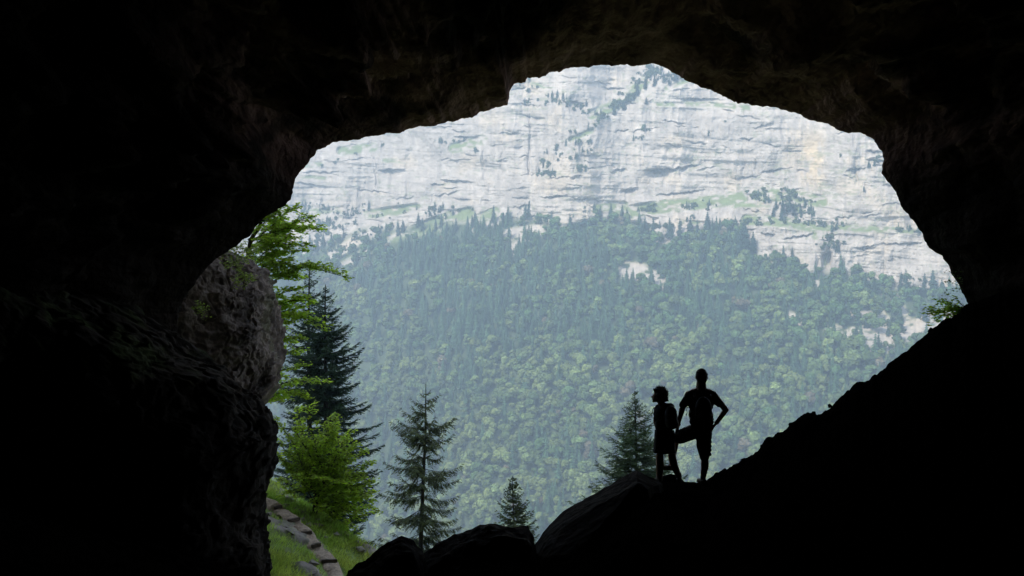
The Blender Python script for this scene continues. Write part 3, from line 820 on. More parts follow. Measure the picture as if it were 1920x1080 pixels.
def conifer(name, base, H, rprof, seed, col, whorl=0.33, per=6, droop=.35, upturn=.2, z0=.06, dens=1.0, lean=(0, 0), sparse=0.0, tw=.34, nw=.030, trunk=.14, hang=0.0):
    r = random.Random(seed)
    root = empty(name, base)
    TV, TF = [], []
    ax_ = [Vector((lean[0] * t + .05 * math.sin(t * 7 + seed), lean[1] * t, H * t)) for t in [i / 24 for i in range(25)]]
    tube(TV, TF, ax_, [trunk * (1 - i / 24.5) ** .8 + .008 for i in range(25)], 9)
    BV = []; BC = []
    c0 = np.array(col)
    def blade(a, b, w_, f, up):
        d = b - a
        s = d.cross(up)
        if s.length < 1e-6: return
        s = s.normalized() * w_
        m = a + d * .45
        BV.extend([a - s * .5, m + s, b, a - s * .5, b, m - s]); BC.extend([f] * 6)
    z = z0 * H
    while z < H * .985:
        t = z / H
        R = rprof(t)
        n = max(3, int(per * r.uniform(.8, 1.25)))
        a0 = r.uniform(0, 6.28)
        for b in range(n):
            if r.random() < sparse: continue
            a = a0 + 6.283 * b / n + r.uniform(-.25, .25)
            L = R * r.uniform(.5, 1.18)
            if L < .05: L = .05
            dirv = Vector((math.cos(a), math.sin(a), 0)); side = Vector((-math.sin(a), math.cos(a), 0))
            zb = z + r.uniform(-.5, .5) * whorl
            ctr = ax_[min(24, int(t * 24))]
            rise = (0.55 * max(0, t - .55) / .45) * L
            dr = droop * r.uniform(.7, 1.3) * L * (1 - .6 * t)
            def pos(s):
                return Vector((ctr.x, ctr.y, zb)) + dirv * (L * s) + Vector((0, 0, rise * s - dr * math.sin(s * 1.9) / .95 + upturn * L * s ** 3)) + side * (.06 * L * math.sin(s * 4 + a))
            sp = [pos(i / 7) for i in range(8)]
            tube(TV, TF, sp, [max(.004, .016 * (L / 2) * (1 - i / 8) + .003) for i in range(8)], 3)
            nt_ = max(3, int(L / .085 * dens))
            for q in range(nt_):
                s = .12 + .88 * (q + r.random() * .6) / nt_
                p = pos(s)
                fw = (pos(min(1, s + .05)) - pos(max(0, s - .05))).normalized()
                for sg in (-1, 1):
                    l = min(tw * L, .55) * (1.15 - s) ** .7 * r.uniform(.55, 1.25) + .07
                    dv = (fw * .75 + side * sg * r.uniform(.6, 1.05) + Vector((0, 0, r.uniform(-.45, .05) - hang * r.random()))).normalized()
                    e = p + dv * l + Vector((0, 0, -.22 * l))
                    f = r.uniform(.65, 1.4)
                    blade(p, e, nw, f, Vector((0, 0, 1))); blade(p, e, nw, f, side.cross(dv) + Vector((.3, .2, 0)))
                    ns = max(1, int(l / .09))
                    for k in range(ns):
                        q0 = p.lerp(e, (k + .4) / ns)
                        for s2 in (-1, 1):
                            dd = (dv * .7 + dv.cross(Vector((0, 0, 1))) * s2 * .7 + Vector((0, 0, r.uniform(-.5, .15)))).normalized()
                            blade(q0, q0 + dd * (l * .33 + .03) * r.uniform(.6, 1.2), nw * .8, f * r.uniform(.8, 1.2), Vector((r.uniform(-1, 1), r.uniform(-1, 1), 1)))
            e = pos(1.0); blade(pos(.85), e + (e - pos(.9)) * .8, nw, 1, Vector((0, 0, 1)))
        z += whorl * (1.15 - .55 * t) * r.uniform(.8, 1.2)
    link('trunk', np_mesh('trunk', np.array(TV), np.array(TF), M['bark'], smooth=True), root)
    BVn = np.array([v[:] for v in BV])
    C = np.array(BC)[:, None] * c0[None]
    link('crown', np_mesh('crown', BVn, np.arange(len(BVn)).reshape(-1, 3), M['needles'], C), root)
    return root

def prof(H, tab):
    """tab: (metres below top, radius)"""
    return lambda t: float(np.interp(H * (1 - t), [a for a, _ in tab], [b for _, b in tab]))
def plant_at(px, ytop, Y, tab, name, label, seed, col, **k):
    top = P(px, ytop, Y)
    zg = float(hill_z(np.array([top.x]), np.array([float(Y)]))[0][0]) - .1
    H = top.z - zg
    o = conifer(name, (top.x, Y, zg), H, prof(H, tab), seed, col, **k)
    tag(o, label, 'tree')
    return o
u50 = 50 / F
plant_at(787, 720, 50, [(0, .06), (.8, .6), (1.8, 1.3), (3.2, 1.9), (5, 2.05), (8, 2.3), (11, 2.3)], 'spruce_tree',
         'tall slender spruce with drooping see-through branches standing alone left of centre', 71, (.095, .115, .055),
         whorl=.50, per=5, droop=.34, upturn=.16, lean=(.28, 0), sparse=.2, trunk=.16, dens=.9, nw=.026, hang=.7)
plant_at(1191, 733, 45, [(0, .04), (.7, .35), (2, 1.05), (3.4, 1.75), (4.6, 2.35), (7, 3.0), (11, 3.2)], 'spruce_tree',
         'dense cone-shaped spruce directly left of the two people', 72, (.075, .115, .055),
         whorl=.32, per=8, droop=.12, upturn=.24, sparse=.06, trunk=.12, dens=.9, nw=.026)
plant_at(963, 892, 40, [(0, .03), (.5, .28), (1.2, .52), (2.0, .8), (4, 1.2), (6, 1.4)], 'spruce_tree',
         'smallest spruce, only its tip showing above the humped boulder', 73, (.08, .105, .05),
         whorl=.22, per=6, droop=.15, upturn=.3, trunk=.07)
FIR = (.036, .066, .034)
plant_at(611, 533, 60, [(0, .06), (1, .6), (2.5, 1.45), (5, 2.2), (8, 2.9), (12, 3.2), (22, 3.2)], 'fir_tree',
         'dark dense fir, the right-hand and fuller of the two tall firs beside the bluff', 74, FIR,
         whorl=.50, per=8, droop=.16, upturn=.16, sparse=.08, trunk=.26, dens=.85, tw=.30, nw=.040)
plant_at(580, 487, 66, [(0, .06), (1, .5), (2.5, 1.0), (5, 1.8), (8, 2.3), (12, 2.8), (24, 3.0)], 'fir_tree',
         'dark fir partly hidden by beech leaves, the left-hand and taller of the two tall firs', 75, FIR,
         whorl=.58, per=7, droop=.16, upturn=.16, sparse=.12, trunk=.26, dens=.8, tw=.30, nw=.040)

# ------------------------------------------------------------------ broadleaf trees
class Leafy:
    def __init__(s, seed, leaf=.05, col=(.09, .15, .03)):
        s.r = random.Random(seed); s.TV = []; s.TF = []; s.LV = []; s.LC = []; s.leaf = leaf; s.col = col
    def leafp(s, p, f):
        r = s.r; l = s.leaf * r.uniform(.7, 1.25)
        a = r.uniform(0, 6.28); d = Vector((math.cos(a), math.sin(a), r.uniform(-.5, .2))).normalized()
        n = Vector((r.gauss(0, .75), r.gauss(0, .75) - .25, 1)).normalized()
        w_ = d.cross(n).normalized() * l * .33
        s.LV.extend([p, p + d * l * .5 + w_, p + d * l, p + d * l * .5 - w_]); s.LC.extend([f] * 4)
    def twig(s, a, b, sag, rad, depth, dens, spread):
        """branch from a to b; flat sprays of leaves; recursive side twigs"""
        r = s.r; L = (b - a).length; n = 8
        j = [Vector((r.gauss(0, .03), r.gauss(0, .03), r.gauss(0, .02))) * L for _ in range(3)]
        def pos(t): return a.lerp(b, t) + Vector((0, 0, sag * L * math.sin(math.pi * t))) + j[0] * math.sin(t * 5) + j[1] * math.sin(t * 9) * .6
        tube(s.TV, s.TF, [pos(i / n) for i in range(n + 1)], [rad * (1 - .8 * i / n) for i in range(n + 1)], 5 if depth > 1 else 3)
        if depth == 0:
            m = max(3, int(L * dens * 1.7))
            tone = r.uniform(.7, 1.3)
            for q in range(m):
                t = .1 + .95 * q / m
                p = pos(min(t, 1.0)) + Vector((r.gauss(0, .035), r.gauss(0, .035), r.gauss(0, .02)))
                s.leafp(p, tone * r.uniform(.75, 1.25))
            return
        k = max(5, int(L / (.07 if depth == 1 else .12)))
        fw = (b - a).normalized()
        for q in range(k):
            t = .15 + .85 * (q + r.random()) / k
            if depth == 1 and r.random() < .1: continue
            side = fw.cross(Vector((0, 0, 1))).normalized() * (1 if q % 2 else -1)
            l = spread * L * (1.15 - t) ** .6 * r.uniform(.5, 1.2)
            d = (fw * r.uniform(.5, 1) + side * r.uniform(.4, 1) + Vector((0, 0, r.uniform(-.42, .38)))).normalized()
            p = pos(min(1, t))
            s.twig(p, p + d * l, r.uniform(-.1, .12), rad * .4, depth - 1, dens, .55)
    def build(s, root):
        link('trunk', np_mesh('trunk', np.array(s.TV), np.array(s.TF), M['bark'], smooth=True), root)
        c = np.array(s.LC)[:, None] * np.array(s.col)[None]
        link('crown', np_mesh('crown', np.array([v[:] for v in s.LV]), np.arange(len(s.LV)).reshape(-1, 4), M['leaves'], c), root)
        print('leaves', len(s.LV) // 4)

# beech whose boughs come out from behind the bluff
Yb = 30.0
base = P(455, 905, Yb + 1)
B = Leafy(81, .11, (.27, .38, .045))
org = Vector(base)
tr = [P(455, 905, 31) - org, P(450, 700, 31) - org, P(455, 560, 31) - org, P(470, 450, 30.6) - org, P(500, 400, 30.2) - org]
tube(B.TV, B.TF, tr, [.16, .13, .1, .07, .03], 9)
for (sx_, sy_, tx, ty, dY, sg, dn, spd) in [
        (470, 450, 598, 432, 0, .08, 26, .34), (470, 455, 560, 388, .4, .05, 26, .36), (480, 430, 530, 385, -.3, .05, 26, .4),
        (465, 480, 575, 455, -.5, .05, 26, .32), (462, 470, 545, 425, .6, .05, 26, .4),
        (460, 560, 652, 518, 0, .16, 26, .22), (460, 540, 600, 500, .5, .08, 24, .28), (460, 520, 545, 490, -.4, .05, 26, .4),
        (458, 600, 590, 570, .2, .12, 28, .32), (458, 620, 612, 612, -.3, .14, 26, .30), (458, 610, 560, 560, .6, .08, 26, .36),
        (455, 660, 575, 640, .3, .1, 24, .3), (455, 640, 545, 600, -.2, .1, 26, .34),
        (455, 740, 565, 690, 0, .1, 22, .3), (455, 760, 612, 715, .3, .1, 20, .24), (455, 760, 585, 745, -.3, .1, 20, .26),
        (465, 470, 585, 410, -.2, .06, 22, .36), (462, 500, 570, 470, .2, .06, 20, .34), (458, 600, 560, 540, 0, .08, 20, .34), (456, 700, 560, 660, .2, .1, 20, .34), (465, 450, 520, 400, .2, .05, 24, .5), (460, 520, 530, 450, -.5, .06, 24, .4)]:
    a = P(sx_, sy_, 30.8) - org; b = P(tx, ty, Yb + dY) - org
    B.twig(a, b, sg, .03, 2, dn, spd)
rt = empty('beech_tree', org); B.build(rt)
tag(rt, 'bright green beech whose upper boughs reach out from behind the limestone bluff', 'tree')

# bushy beech on the crest of the grassy slope
gx = P(590, 962, 31.3)
org = Vector((gx.x, 31.3, float(hill_z(np.array([gx.x]), np.array([31.3]))[0][0]) - .05))
B = Leafy(82, .11, (.27, .37, .04))
tube(B.TV, B.TF, [Vector((0, 0, 0)), Vector((.03, 0, .5)), Vector((-.02, .05, 1.0))], [.09, .07, .06], 8)
for (tx, ty, dY, spd) in [(520, 790, 0, .24), (550, 765, .5, .24), (590, 760, -.3, .22), (615, 778, .3, .26), (640, 775, 0, .24),
                          (660, 805, .5, .3), (515, 850, -.4, .34), (555, 830, -.7, .36), (600, 820, -.9, .36), (640, 830, -.6, .36), (675, 850, .2, .3),
                          (690, 885, -.2, .32), (515, 900, 0, .34), (700, 920, .2, .32), (705, 955, 0, .3), (680, 975, -.5, .34),
                          (650, 985, -.3, .34), (640, 930, -1.1, .42), (600, 900, -1.3, .42), (560, 890, -1.1, .4), (660, 900, -.9, .4),
                          (530, 930, -.6, .34), (690, 960, .5, .32), (670, 995, .1, .3), (620, 870, .6, .4), (700, 905, -.3, .36), (705, 940, -.5, .36), (685, 930, -.9, .4), (695, 870, 0, .34), (670, 830, -.3, .34), (620, 800, -.4, .36), (560, 800, -.3, .36), (525, 825, -.6, .36), (680, 960, -.7, .36), (650, 960, -1.1, .4), (580, 850, .7, .4), (610, 950, -1.2, .4)]:
    b = P(tx, ty, 31.3 + dY) - org
    a = Vector((.0, 0, .25 + .7 * random.Random(tx).random()))
    B.twig(a, b, random.Random(ty).uniform(-.02, .12), .028, 2, 19, spd)
rt = empty('beech_tree', org); B.build(rt)
tag(rt, 'low bushy bright green beech growing above the stepped path', 'tree')

# small leafy growth at the right rim of the mouth
org = P(1818, 585, 18.6)
B = Leafy(83, .08, (.28, .42, .06))
for (tx, ty, dY, spd) in [(1722, 596, 0, .26), (1738, 606, -.1, .2), (1755, 566, .1, .26), (1768, 548, 0, .18), (1730, 588, -.2, .3), (1748, 598, .1, .3), (1750, 560, -.1, .3), (1770, 590, .1, .3), (1765, 570, 0, .35), (1785, 560, .2, .2), (1760, 582, .2, .3), (1780, 575, -.1, .3), (1742, 575, .1, .26)]:
    B.twig(Vector((0, 0, 0)), P(tx, ty, 18.6 + dY) - org, .06, .008, 1, 24, spd)
rt = empty('shrub', org); B.build(rt)
tag(rt, 'small leafy green shrub leaning in from the right rim of the cave mouth', 'shrub')
org = P(1808, 540, 18.5)
B = Leafy(84, .05, (.05, .085, .03))
for (tx, ty, spd) in [(1772, 528, .2), (1778, 508, .18), (1790, 500, .2), (1776, 545, .18)]:
    B.twig(Vector((0, 0, 0)), P(tx, ty, 18.5) - org, .05, .006, 1, 14, spd)
rt = empty('shrub', org); B.build(rt)
tag(rt, 'sparse dark twiggy shrub hanging above the leafy one at the right rim', 'shrub')

# plants rooted in the bluff and on the ledge
for (px_, py_, Yk, n, sz, lb) in [(447, 478, 22.6, 26, .5, 'green leafy tuft growing on the top of the limestone bluff'),
                              (462, 520, 22.2, 14, .35, 'small hanging plant on the upper right face of the limestone bluff'),
                              (375, 580, 22.0, 8, .25, 'sparse weed in a crack on the left part of the limestone bluff')]:
    org = P(px_, py_, Yk); B = Leafy(int(px_), .06, (.17, .23, .05)); r = B.r
    for k in range(n):
        d = Vector((r.gauss(0, .6), -abs(r.gauss(0, .5)), r.uniform(-.7, .8))).normalized()
        B.twig(Vector((r.gauss(0, .12), .1, r.gauss(0, .15))), d * sz * r.uniform(.5, 1.1), .1, .004, 0, 36, .4)
    rt = empty('plant', org)
    link('stem', np_mesh('stem', np.array(B.TV), np.array(B.TF), M['bark']), rt)
    c = np.array(B.LC)[:, None] * np.array(B.col)[None]
    link('leaves', np_mesh('leaves', np.array([v[:] for v in B.LV]), np.arange(len(B.LV)).reshape(-1, 4), M['leaves'], c), rt)
    tag(rt, lb, 'plant')

# grass on the hillside and moss tufts on the ledge
def blades(name, X, Y, Z, L, colr_, seed, lean=(.25, 0)):
    r = np.random.RandomState(seed); n = len(X)
    a = r.uniform(0, 6.28, n); wd = L * .05 + .004
    dx, dy = np.cos(a), np.sin(a)
    tipx = X + r.normal(0, .35, n) * L + lean[0] * L; tipy = Y + r.normal(0, .35, n) * L + lean[1] * L; tipz = Z + L * r.uniform(.5, 1, n)
    V = np.stack([np.stack([X - dx * wd, Y - dy * wd, Z], -1), np.stack([X + dx * wd, Y + dy * wd, Z], -1), np.stack([tipx, tipy, tipz], -1)], 1).reshape(-1, 3)
    c = colr_ * r.uniform(.65, 1.4, (n, 1)); c = np.repeat(c, 3, 0)
    return np_mesh(name, V, np.arange(len(V)).reshape(-1, 3), M['leaves'], np.clip(c, 0.01, .5))
rg = np.random.RandomState(44)
N = 120000
gx_ = rg.uniform(-11.5, -2.6, N); gy_ = rg.uniform(23.2, 34, N)
gz_, rk_, dr_ = hill_z(gx_, gy_)
onp = stroke(gx_ * 100, gy_ * 100, [(a * 100, b * 100) for a, b in PATH], 34, 6)
dens = fbm(gx_ / .9, gy_ / .9, oct=3, seed=121)
k = (rg.rand(N) > onp * 1.05) & (rg.rand(N) > rk_ * .93) & (rg.rand(N) < .55 + .9 * dens)
gx_, gy_, gz_, dens = gx_[k], gy_[k], gz_[k], dens[k]
tn_ = fbm(gx_ / 1.4, gy_ / 1.4, oct=2, seed=122)[:, None]
gc = np.array([[.16, .26, .05]]) * (1 - np.clip(tn_ + .3, 0, 1)) + np.array([[.27, .31, .08]]) * np.clip(tn_ + .3, 0, 1)
g = link('grass', blades('grass', gx_, gy_, gz_ - .01, rg.uniform(.07, .22, len(gx_)) * (1 + .6 * np.clip(dens, 0, 1)), gc, 45))
tag(g, 'lush green grass covering the slope beside the stepped path', 'grass', kind='stuff')
# loose stones on the slope
for q in range(26):
    r = random.Random(900 + q)
    if q < 14:
        t = q / 13; x_ = -8.9 + 4.6 * t + r.uniform(-.25, .25); y_ = 30.6 - 1.2 * t + r.uniform(-.8, .3) - (-x_ - 4) * -.35
    else:
        c_, d_ = path_pt(r.uniform(.1, .9)); sg = r.choice((-1, 1)); x_, y_ = c_.x - d_.y * sg * r.uniform(.42, .7), c_.y + d_.x * sg * r.uniform(.42, .7)
    z_ = float(hill_z(np.array([x_]), np.array([y_]))[0][0]); s = r.uniform(.04, .12)
    pts = [Vector((x_, y_, z_ + .02)) + Vector((r.gauss(0, 1) * s, r.gauss(0, 1) * s, r.gauss(0, .55) * s)) for _ in range(12)]
    if q == 0:
        m_, t_, b_ = None, None, None
        M['stone'] = simple('pale stone', (.22, .195, .17), .9, .3, 6, .03, 20)
    o = hull_rock('stone', pts, M['stone'], 940 + q, amp=.012, cuts=2)
    if q < 14: tag(o, 'pale weathered stone along the crest of the grassy slope', 'stone', 'stones along the grassy crest')
    else: tag(o, 'pale stone half sunk in grass at the edge of the stepped path', 'stone', 'stones edging the path')

# ------------------------------------------------------------------ people
def C6(cx, cy, dy=0.0, Y=16.0):
    """point from the 4x enlarged crop of the two hikers"""
    return P(1080 + cx / 4, 660 + cy / 4, Y) + Vector((0, dy, 0))
U = 16.0 / F / 4
def capsule(bm, a, b, ra, rb, sx=1, sy=1, seg=14):
    """tapered capsule with half-sphere ends; sx, sy squash across"""
    d = b - a; L = d.length
    q = d.to_track_quat('Z', 'Y') if L > 1e-6 else Matrix.Identity(3).to_quaternion()
    rings_ = []
    for k in range(1, 5): ph = -math.pi / 2 + k * math.pi / 10; rings_.append((ra * math.sin(ph), ra * math.cos(ph)))
    rings_.append((0, ra)); rings_.append((L, rb))
    for k in range(1, 5): ph = k * math.pi / 10; rings_.append((L + rb * math.sin(ph), rb * math.cos(ph)))
    rows = []
    for z_, r_ in rings_:
        rows.append([bm.verts.new(a + q @ Vector((r_ * sx * math.cos(6.2832 * k / seg), r_ * sy * math.sin(6.2832 * k / seg), z_))) for k in range(seg)])
    s = bm.verts.new(a + q @ Vector((0, 0, -ra))); e = bm.verts.new(a + q @ Vector((0, 0, L + rb)))
    for i in range(len(rows) - 1):
        for k in range(seg): bm.faces.new((rows[i][k], rows[i][(k + 1) % seg], rows[i + 1][(k + 1) % seg], rows[i + 1][k]))
    for k in range(seg):
        bm.faces.new((s, rows[0][(k + 1) % seg], rows[0][k])); bm.faces.new((e, rows[-1][k], rows[-1][(k + 1) % seg]))
def ell(bm, c, rx, ry, rz, rot=None, seg=18):
    m = Matrix.Translation(c) @ (rot or Matrix.Identity(4)) @ Matrix.Diagonal((rx, ry, rz, 1))
    bmesh.ops.create_uvsphere(bm, u_segments=seg, v_segments=seg // 2 + 2, radius=1, matrix=m)
def fuse(name, bm, mat, parent, org_, vox=.009, smooth=4):
    bmesh.ops.translate(bm, verts=bm.verts[:], vec=-org_)
    me = bpy.data.meshes.new('tmp'); bm.to_mesh(me); bm.free()
    o = bpy.data.objects.new('tmp', me); COL.objects.link(o)
    md = o.modifiers.new('r', 'REMESH'); md.mode = 'VOXEL'; md.voxel_size = vox
    if smooth:
        s = o.modifiers.new('s', 'SMOOTH'); s.iterations = smooth; s.factor = .5
    dg = bpy.context.evaluated_depsgraph_get()
    me2 = bpy.data.meshes.new_from_object(o.evaluated_get(dg))
    bpy.data.objects.remove(o)
    me2.name = name
    for p in me2.polygons: p.use_smooth = True
    me2.materials.clear(); me2.materials.append(mat)
    return link(name, me2, parent)
def hand(bm, w_, d, curl, side, size=1.0):
    """palm and five fingers; w_ wrist point, d direction, curl direction, side = thumb side"""
    d = d.normalized(); curl = curl.normalized(); side = side.normalized()
    palm = w_ + d * .085 * size
    capsule(bm, w_, palm, .026 * size, .03 * size, 1.25, .6)
    for k, L in enumerate((.062, .072, .067, .052)):
        off = side * (.028 - .0185 * k) * size
        a = palm + off; b = a + (d * .85 + curl * .4).normalized() * L * .5 * size; c = b + (d * .45 + curl * .8).normalized() * L * .5 * size
        capsule(bm, a, b, .0095 * size, .0085 * size, seg=8); capsule(bm, b, c, .0085 * size, .007 * size, seg=8)
    a = w_ + d * .03 * size + side * .024 * size; b = a + (side * .8 + d * .7).normalized() * .04 * size; c = b + (d + curl * .4).normalized() * .03 * size
    capsule(bm, a, b, .012 * size, .010 * size, seg=8); capsule(bm, b, c, .010 * size, .008 * size, seg=8)
def foot(bm, ank, d, r=.036, L=.17):
    d = Vector((d.x, d.y, 0)).normalized()
    h = ank + Vector((0, 0, -.045)) - d * .04; t = h + d * L + Vector((0, 0, -.012))
    capsule(bm, h, t, r, r * .82, 1.15, .95)
    return h, t

# --- man
feet = C6(955, 985, 0)
man = empty('person', feet); org_ = Vector(feet)
hd = C6(943, 187, .02)
nk0, nk1 = C6(938, 290), C6(940, 235, .01)
shL, shR = C6(842, 318, 0), C6(1030, 318, 0)
ch, wa, pe = C6(937, 370, .0), C6(940, 490, .01), C6(945, 560, .01)
elL, haL = C6(800, 430, .04), C6(783, 535, .16)
elR, wrR = C6(1118, 432, -.05), C6(1048, 525, -.08)
hpL, hpR = C6(905, 590, .01), C6(980, 590, .01)
knL, anL = C6(768, 682, .28), C6(740, 868, .28)
knR, anR = C6(970, 790, .04), C6(953, 948, .0)
def body_parts(bm):
    ell(bm, hd, .088, .104, .118); ell(bm, hd + Vector((0, .045, -.06)), .062, .065, .065)
    capsule(bm, C6(938, 285), C6(870, 305), .055, .055); capsule(bm, C6(938, 285), C6(1005, 305), .055, .055)                # skull, jaw
    ell(bm, hd + Vector((0, .112, -.01)), .012, .02, .024)                                             # nose
    for s in (-1, 1):
        ell(bm, hd + Vector((s * .091, -.005, -.012)), .012, .02, .032)                                  # ears
        ell(bm, hd + Vector((s * .032, .09, .012)), .014, .01, .009)
    ell(bm, hd + Vector((0, .095, -.055)), .024, .012, .008)
    capsule(bm, nk0, nk1, .088, .080)
    for a, b, ra, rb in ((shL, elL, .056, .048), (elL, haL, .048, .034), (shR, elR, .056, .048), (elR, wrR, .047, .033),
                         (hpL, knL, .085, .058), (knL, anL, .062, .042), (hpR, knR, .09, .062), (knR, C6(967, 850, .0), .062, .064), (C6(967, 850, .0), anR, .064, .042)):
        capsule(bm, a, b, ra, rb)
    capsule(bm, C6(890, 340), C6(985, 340), .10, .10, 1, 1); ell(bm, ch, .185, .115, .17); ell(bm, wa, .155, .105, .15); ell(bm, pe, .165, .115, .12)
    hand(bm, haL, C6(778, 580, .22) - haL, Vector((.1, .5, -1)), Vector((.6, .4, 0)))
    hand(bm, wrR, C6(1015, 565, -.08) - wrR, Vector((0, .8, -.4)), Vector((0, .3, 1)))
bm = bmesh.new(); body_parts(bm); fuse('body', bm, M['skin'], man, org_, .008, 3)
bm = bmesh.new(); ell(bm, hd + Vector((0, -.012, .018)), .098, .108, .114); ell(bm, hd + Vector((0, -.03, -.035)), .086, .085, .08)
for k in range(70):
    r = random.Random(k); a = r.uniform(0, 6.28); e = r.uniform(.1, 1.4)
    ell(bm, hd + Vector((.090 * math.cos(a) * math.cos(e), -.012 + .10 * math.sin(a) * math.cos(e), .025 + .105 * math.sin(e))), .014, .014, .01, seg=8)
fuse('hair', bm, M['hair'], man, org_, .008, 2)
bm = bmesh.new()
capsule(bm, C6(872, 326), C6(1003, 326), .088, .088); capsule(bm, C6(885, 300), C6(995, 300), .052, .052)
ell(bm, C6(937, 385, 0), .208, .135, .20); ell(bm, C6(940, 480, .01), .198, .13, .17); ell(bm, C6(943, 525, .01), .200, .135, .10)
capsule(bm, C6(855, 325), C6(806, 398, .03), .078, .066); capsule(bm, C6(1022, 325), C6(1070, 385, -.03), .078, .062)
fuse('shirt', bm, M['shirt'], man, org_, .01, 3)
bm = bmesh.new()
ell(bm, C6(945, 565, .01), .192, .135, .12); capsule(bm, C6(905, 592, .03), C6(802, 652, .24), .124, .118)
capsule(bm, C6(962, 610, .01), C6(955, 700, .02), .132, .110); capsule(bm, C6(955, 700, .02), C6(966, 785, .03), .110, .082)
for k in range(5): ell(bm, C6(1012 - k, 640 + k * 32, .0), .018, .03, .03)
fuse('shorts', bm, M['shorts'], man, org_, .01, 3)
for ank, d in ((anL, Vector((-1, .35, 0))), (anR, Vector((-.25, 1, 0)))):
    bm = bmesh.new(); foot(bm, ank, d, .044, .19); capsule(bm, ank + Vector((0, 0, .03)), ank + Vector((0, 0, -.04)), .044, .046)
    h = ank + Vector((0, 0, -.078)); dn = Vector((d.x, d.y, 0)).normalized()
    capsule(bm, h - dn * .05, h + dn * .16, .03, .032, 1.35, .5)
    fuse('shoe', bm, M['shoe'], man, org_, .009, 1)
tag(man, 'taller short-haired person in t-shirt and shorts with one foot raised and hand on hip', 'person')
# pack on the man's back
pk = empty('backpack', C6(937, 520, -.2)); po = Vector(pk.location)
bm = bmesh.new()
ell(bm, C6(937, 420, -.20), .14, .10, .21); ell(bm, C6(938, 480, -.21), .145, .10, .13)
fuse('bag', bm, M['pack'], pk, po, .012, 4)
bm = bmesh.new(); ell(bm, C6(938, 470, -.315), .10, .035, .09); fuse('front_pocket', bm, M['pack'], pk, po, .01, 2)
for xs in (880, 995):
    bm = bmesh.new()
    pl = [C6(xs, 330, -.15), C6(xs, 292, -.02), C6(xs, 320, .11), C6(xs, 400, .155), C6(xs - (20 if xs < 900 else -20), 470, .10), C6(xs - (25 if xs < 900 else -25), 500, -.08)]
    for a, b in zip(pl[:-1], pl[1:]): capsule(bm, a, b, .024, .024, 1, .4)
    fuse('shoulder_strap', bm, M['pack'], pk, po, .01, 1)
V_, F_ = [], []
tube(V_, F_, [C6(838, 415, .05) - po, C6(834, 440, .05) - po, C6(838, 460, .05) - po, C6(829, 478, .05) - po], [.006, .005, .005, .009], 6)
tube(V_, F_, [C6(838, 415, .05) - po, C6(852, 425, .06) - po], [.006, .006], 6)
link('strap_end', np_mesh('strap_end', np.array(V_), np.array(F_), M['pack']), pk)
tag(pk, 'dark backpack worn by the taller person, loose strap end under the arm', 'backpack')

# --- woman
feet = C6(640, 975, .2); wo = empty('person', feet); org_ = Vector(feet)
D = .15
hd = C6(628, 338, D)
def Wp(x, y, d=0): return C6(x, y, D + d)
shL, shR = Wp(622, 440, .05), Wp(722, 436, -.03)
bm = bmesh.new()
rotz = Matrix.Rotation(math.radians(62), 4, 'Z')                 # the face is turned to the left
ell(bm, hd, .088, .072, .10); ell(bm, hd + Vector((-.045, .02, -.05)), .05, .05, .055)
ell(bm, hd + Vector((-.098, .035, -.018)), .020, .012, .018)     # nose
ell(bm, hd + Vector((-.085, .03, -.062)), .014, .018, .010)      # lips
ell(bm, hd + Vector((-.075, .03, -.092)), .02, .022, .016)       # chin
ell(bm, hd + Vector((-.075, .045, .012)), .014, .014, .01); ell(bm, hd + Vector((0, -.075, -.01)), .02, .012, .03); ell(bm, hd + Vector((.01, .072, -.01)), .02, .012, .03)
capsule(bm, Wp(655, 420), Wp(645, 370), .06, .055)
ell(bm, Wp(672, 470), .13, .105, .15); ell(bm, Wp(672, 560), .115, .10, .13); ell(bm, Wp(678, 640), .15, .12, .12)
capsule(bm, shL, shR, .055, .055)
elL, haL = Wp(610, 530, .10), Wp(628, 600, .16); elR, haR = Wp(768, 515, 0), Wp(776, 575, .03)
for a, b, ra, rb in ((shL, elL, .042, .034), (elL, haL, .033, .024), (shR, elR, .042, .035), (elR, haR, .034, .024),
                     (Wp(645, 660), Wp(640, 800, .02), .078, .056), (Wp(640, 800, .02), Wp(640, 860, 0), .064, .066), (Wp(640, 860), Wp(637, 955, 0), .066, .050),
                     (Wp(715, 660), Wp(733, 790, .03), .078, .060), (Wp(733, 790, .03), Wp(745, 860, .0), .066, .068), (Wp(745, 860, .0), Wp(785, 950, .0), .066, .048)):
    capsule(bm, a, b, ra, rb)
hand(bm, haL, Vector((.15, .3, -1)), Vector((.3, .4, 0)), Vector((.1, 1, 0)), .88)
hand(bm, haR, Vector((-.1, .3, -1)), Vector((-.4, .3, 0)), Vector((.1, 1, 0)), .88)
fuse('body', bm, M['skin'], wo, org_, .008, 3)
bm = bmesh.new(); hc_ = Wp(642, 322)
ell(bm, hc_, .105, .105, .095)
for k in range(240):
    r = random.Random(1000 + k); v = Vector((r.gauss(.25, 1), r.gauss(0, 1), r.gauss(.15, .9))).normalized()
    if v.x < -.55 and v.z < .35: continue
    R_ = r.uniform(.098, .128)
    ell(bm, hc_ + Vector((v.x * R_ * 1.02, v.y * R_, v.z * R_ * .98)), r.uniform(.008, .018), r.uniform(.008, .016), r.uniform(.008, .018), seg=8)
for k in range(60):
    r = random.Random(2000 + k); p = Wp(r.uniform(660, 700), r.uniform(350, 378), r.uniform(-.08, .08)); ell(bm, p, .014, .014, .016, seg=8)
hr = fuse('hair', bm, M['hair'], wo, org_, .006, 1)
V_, F_ = [], []
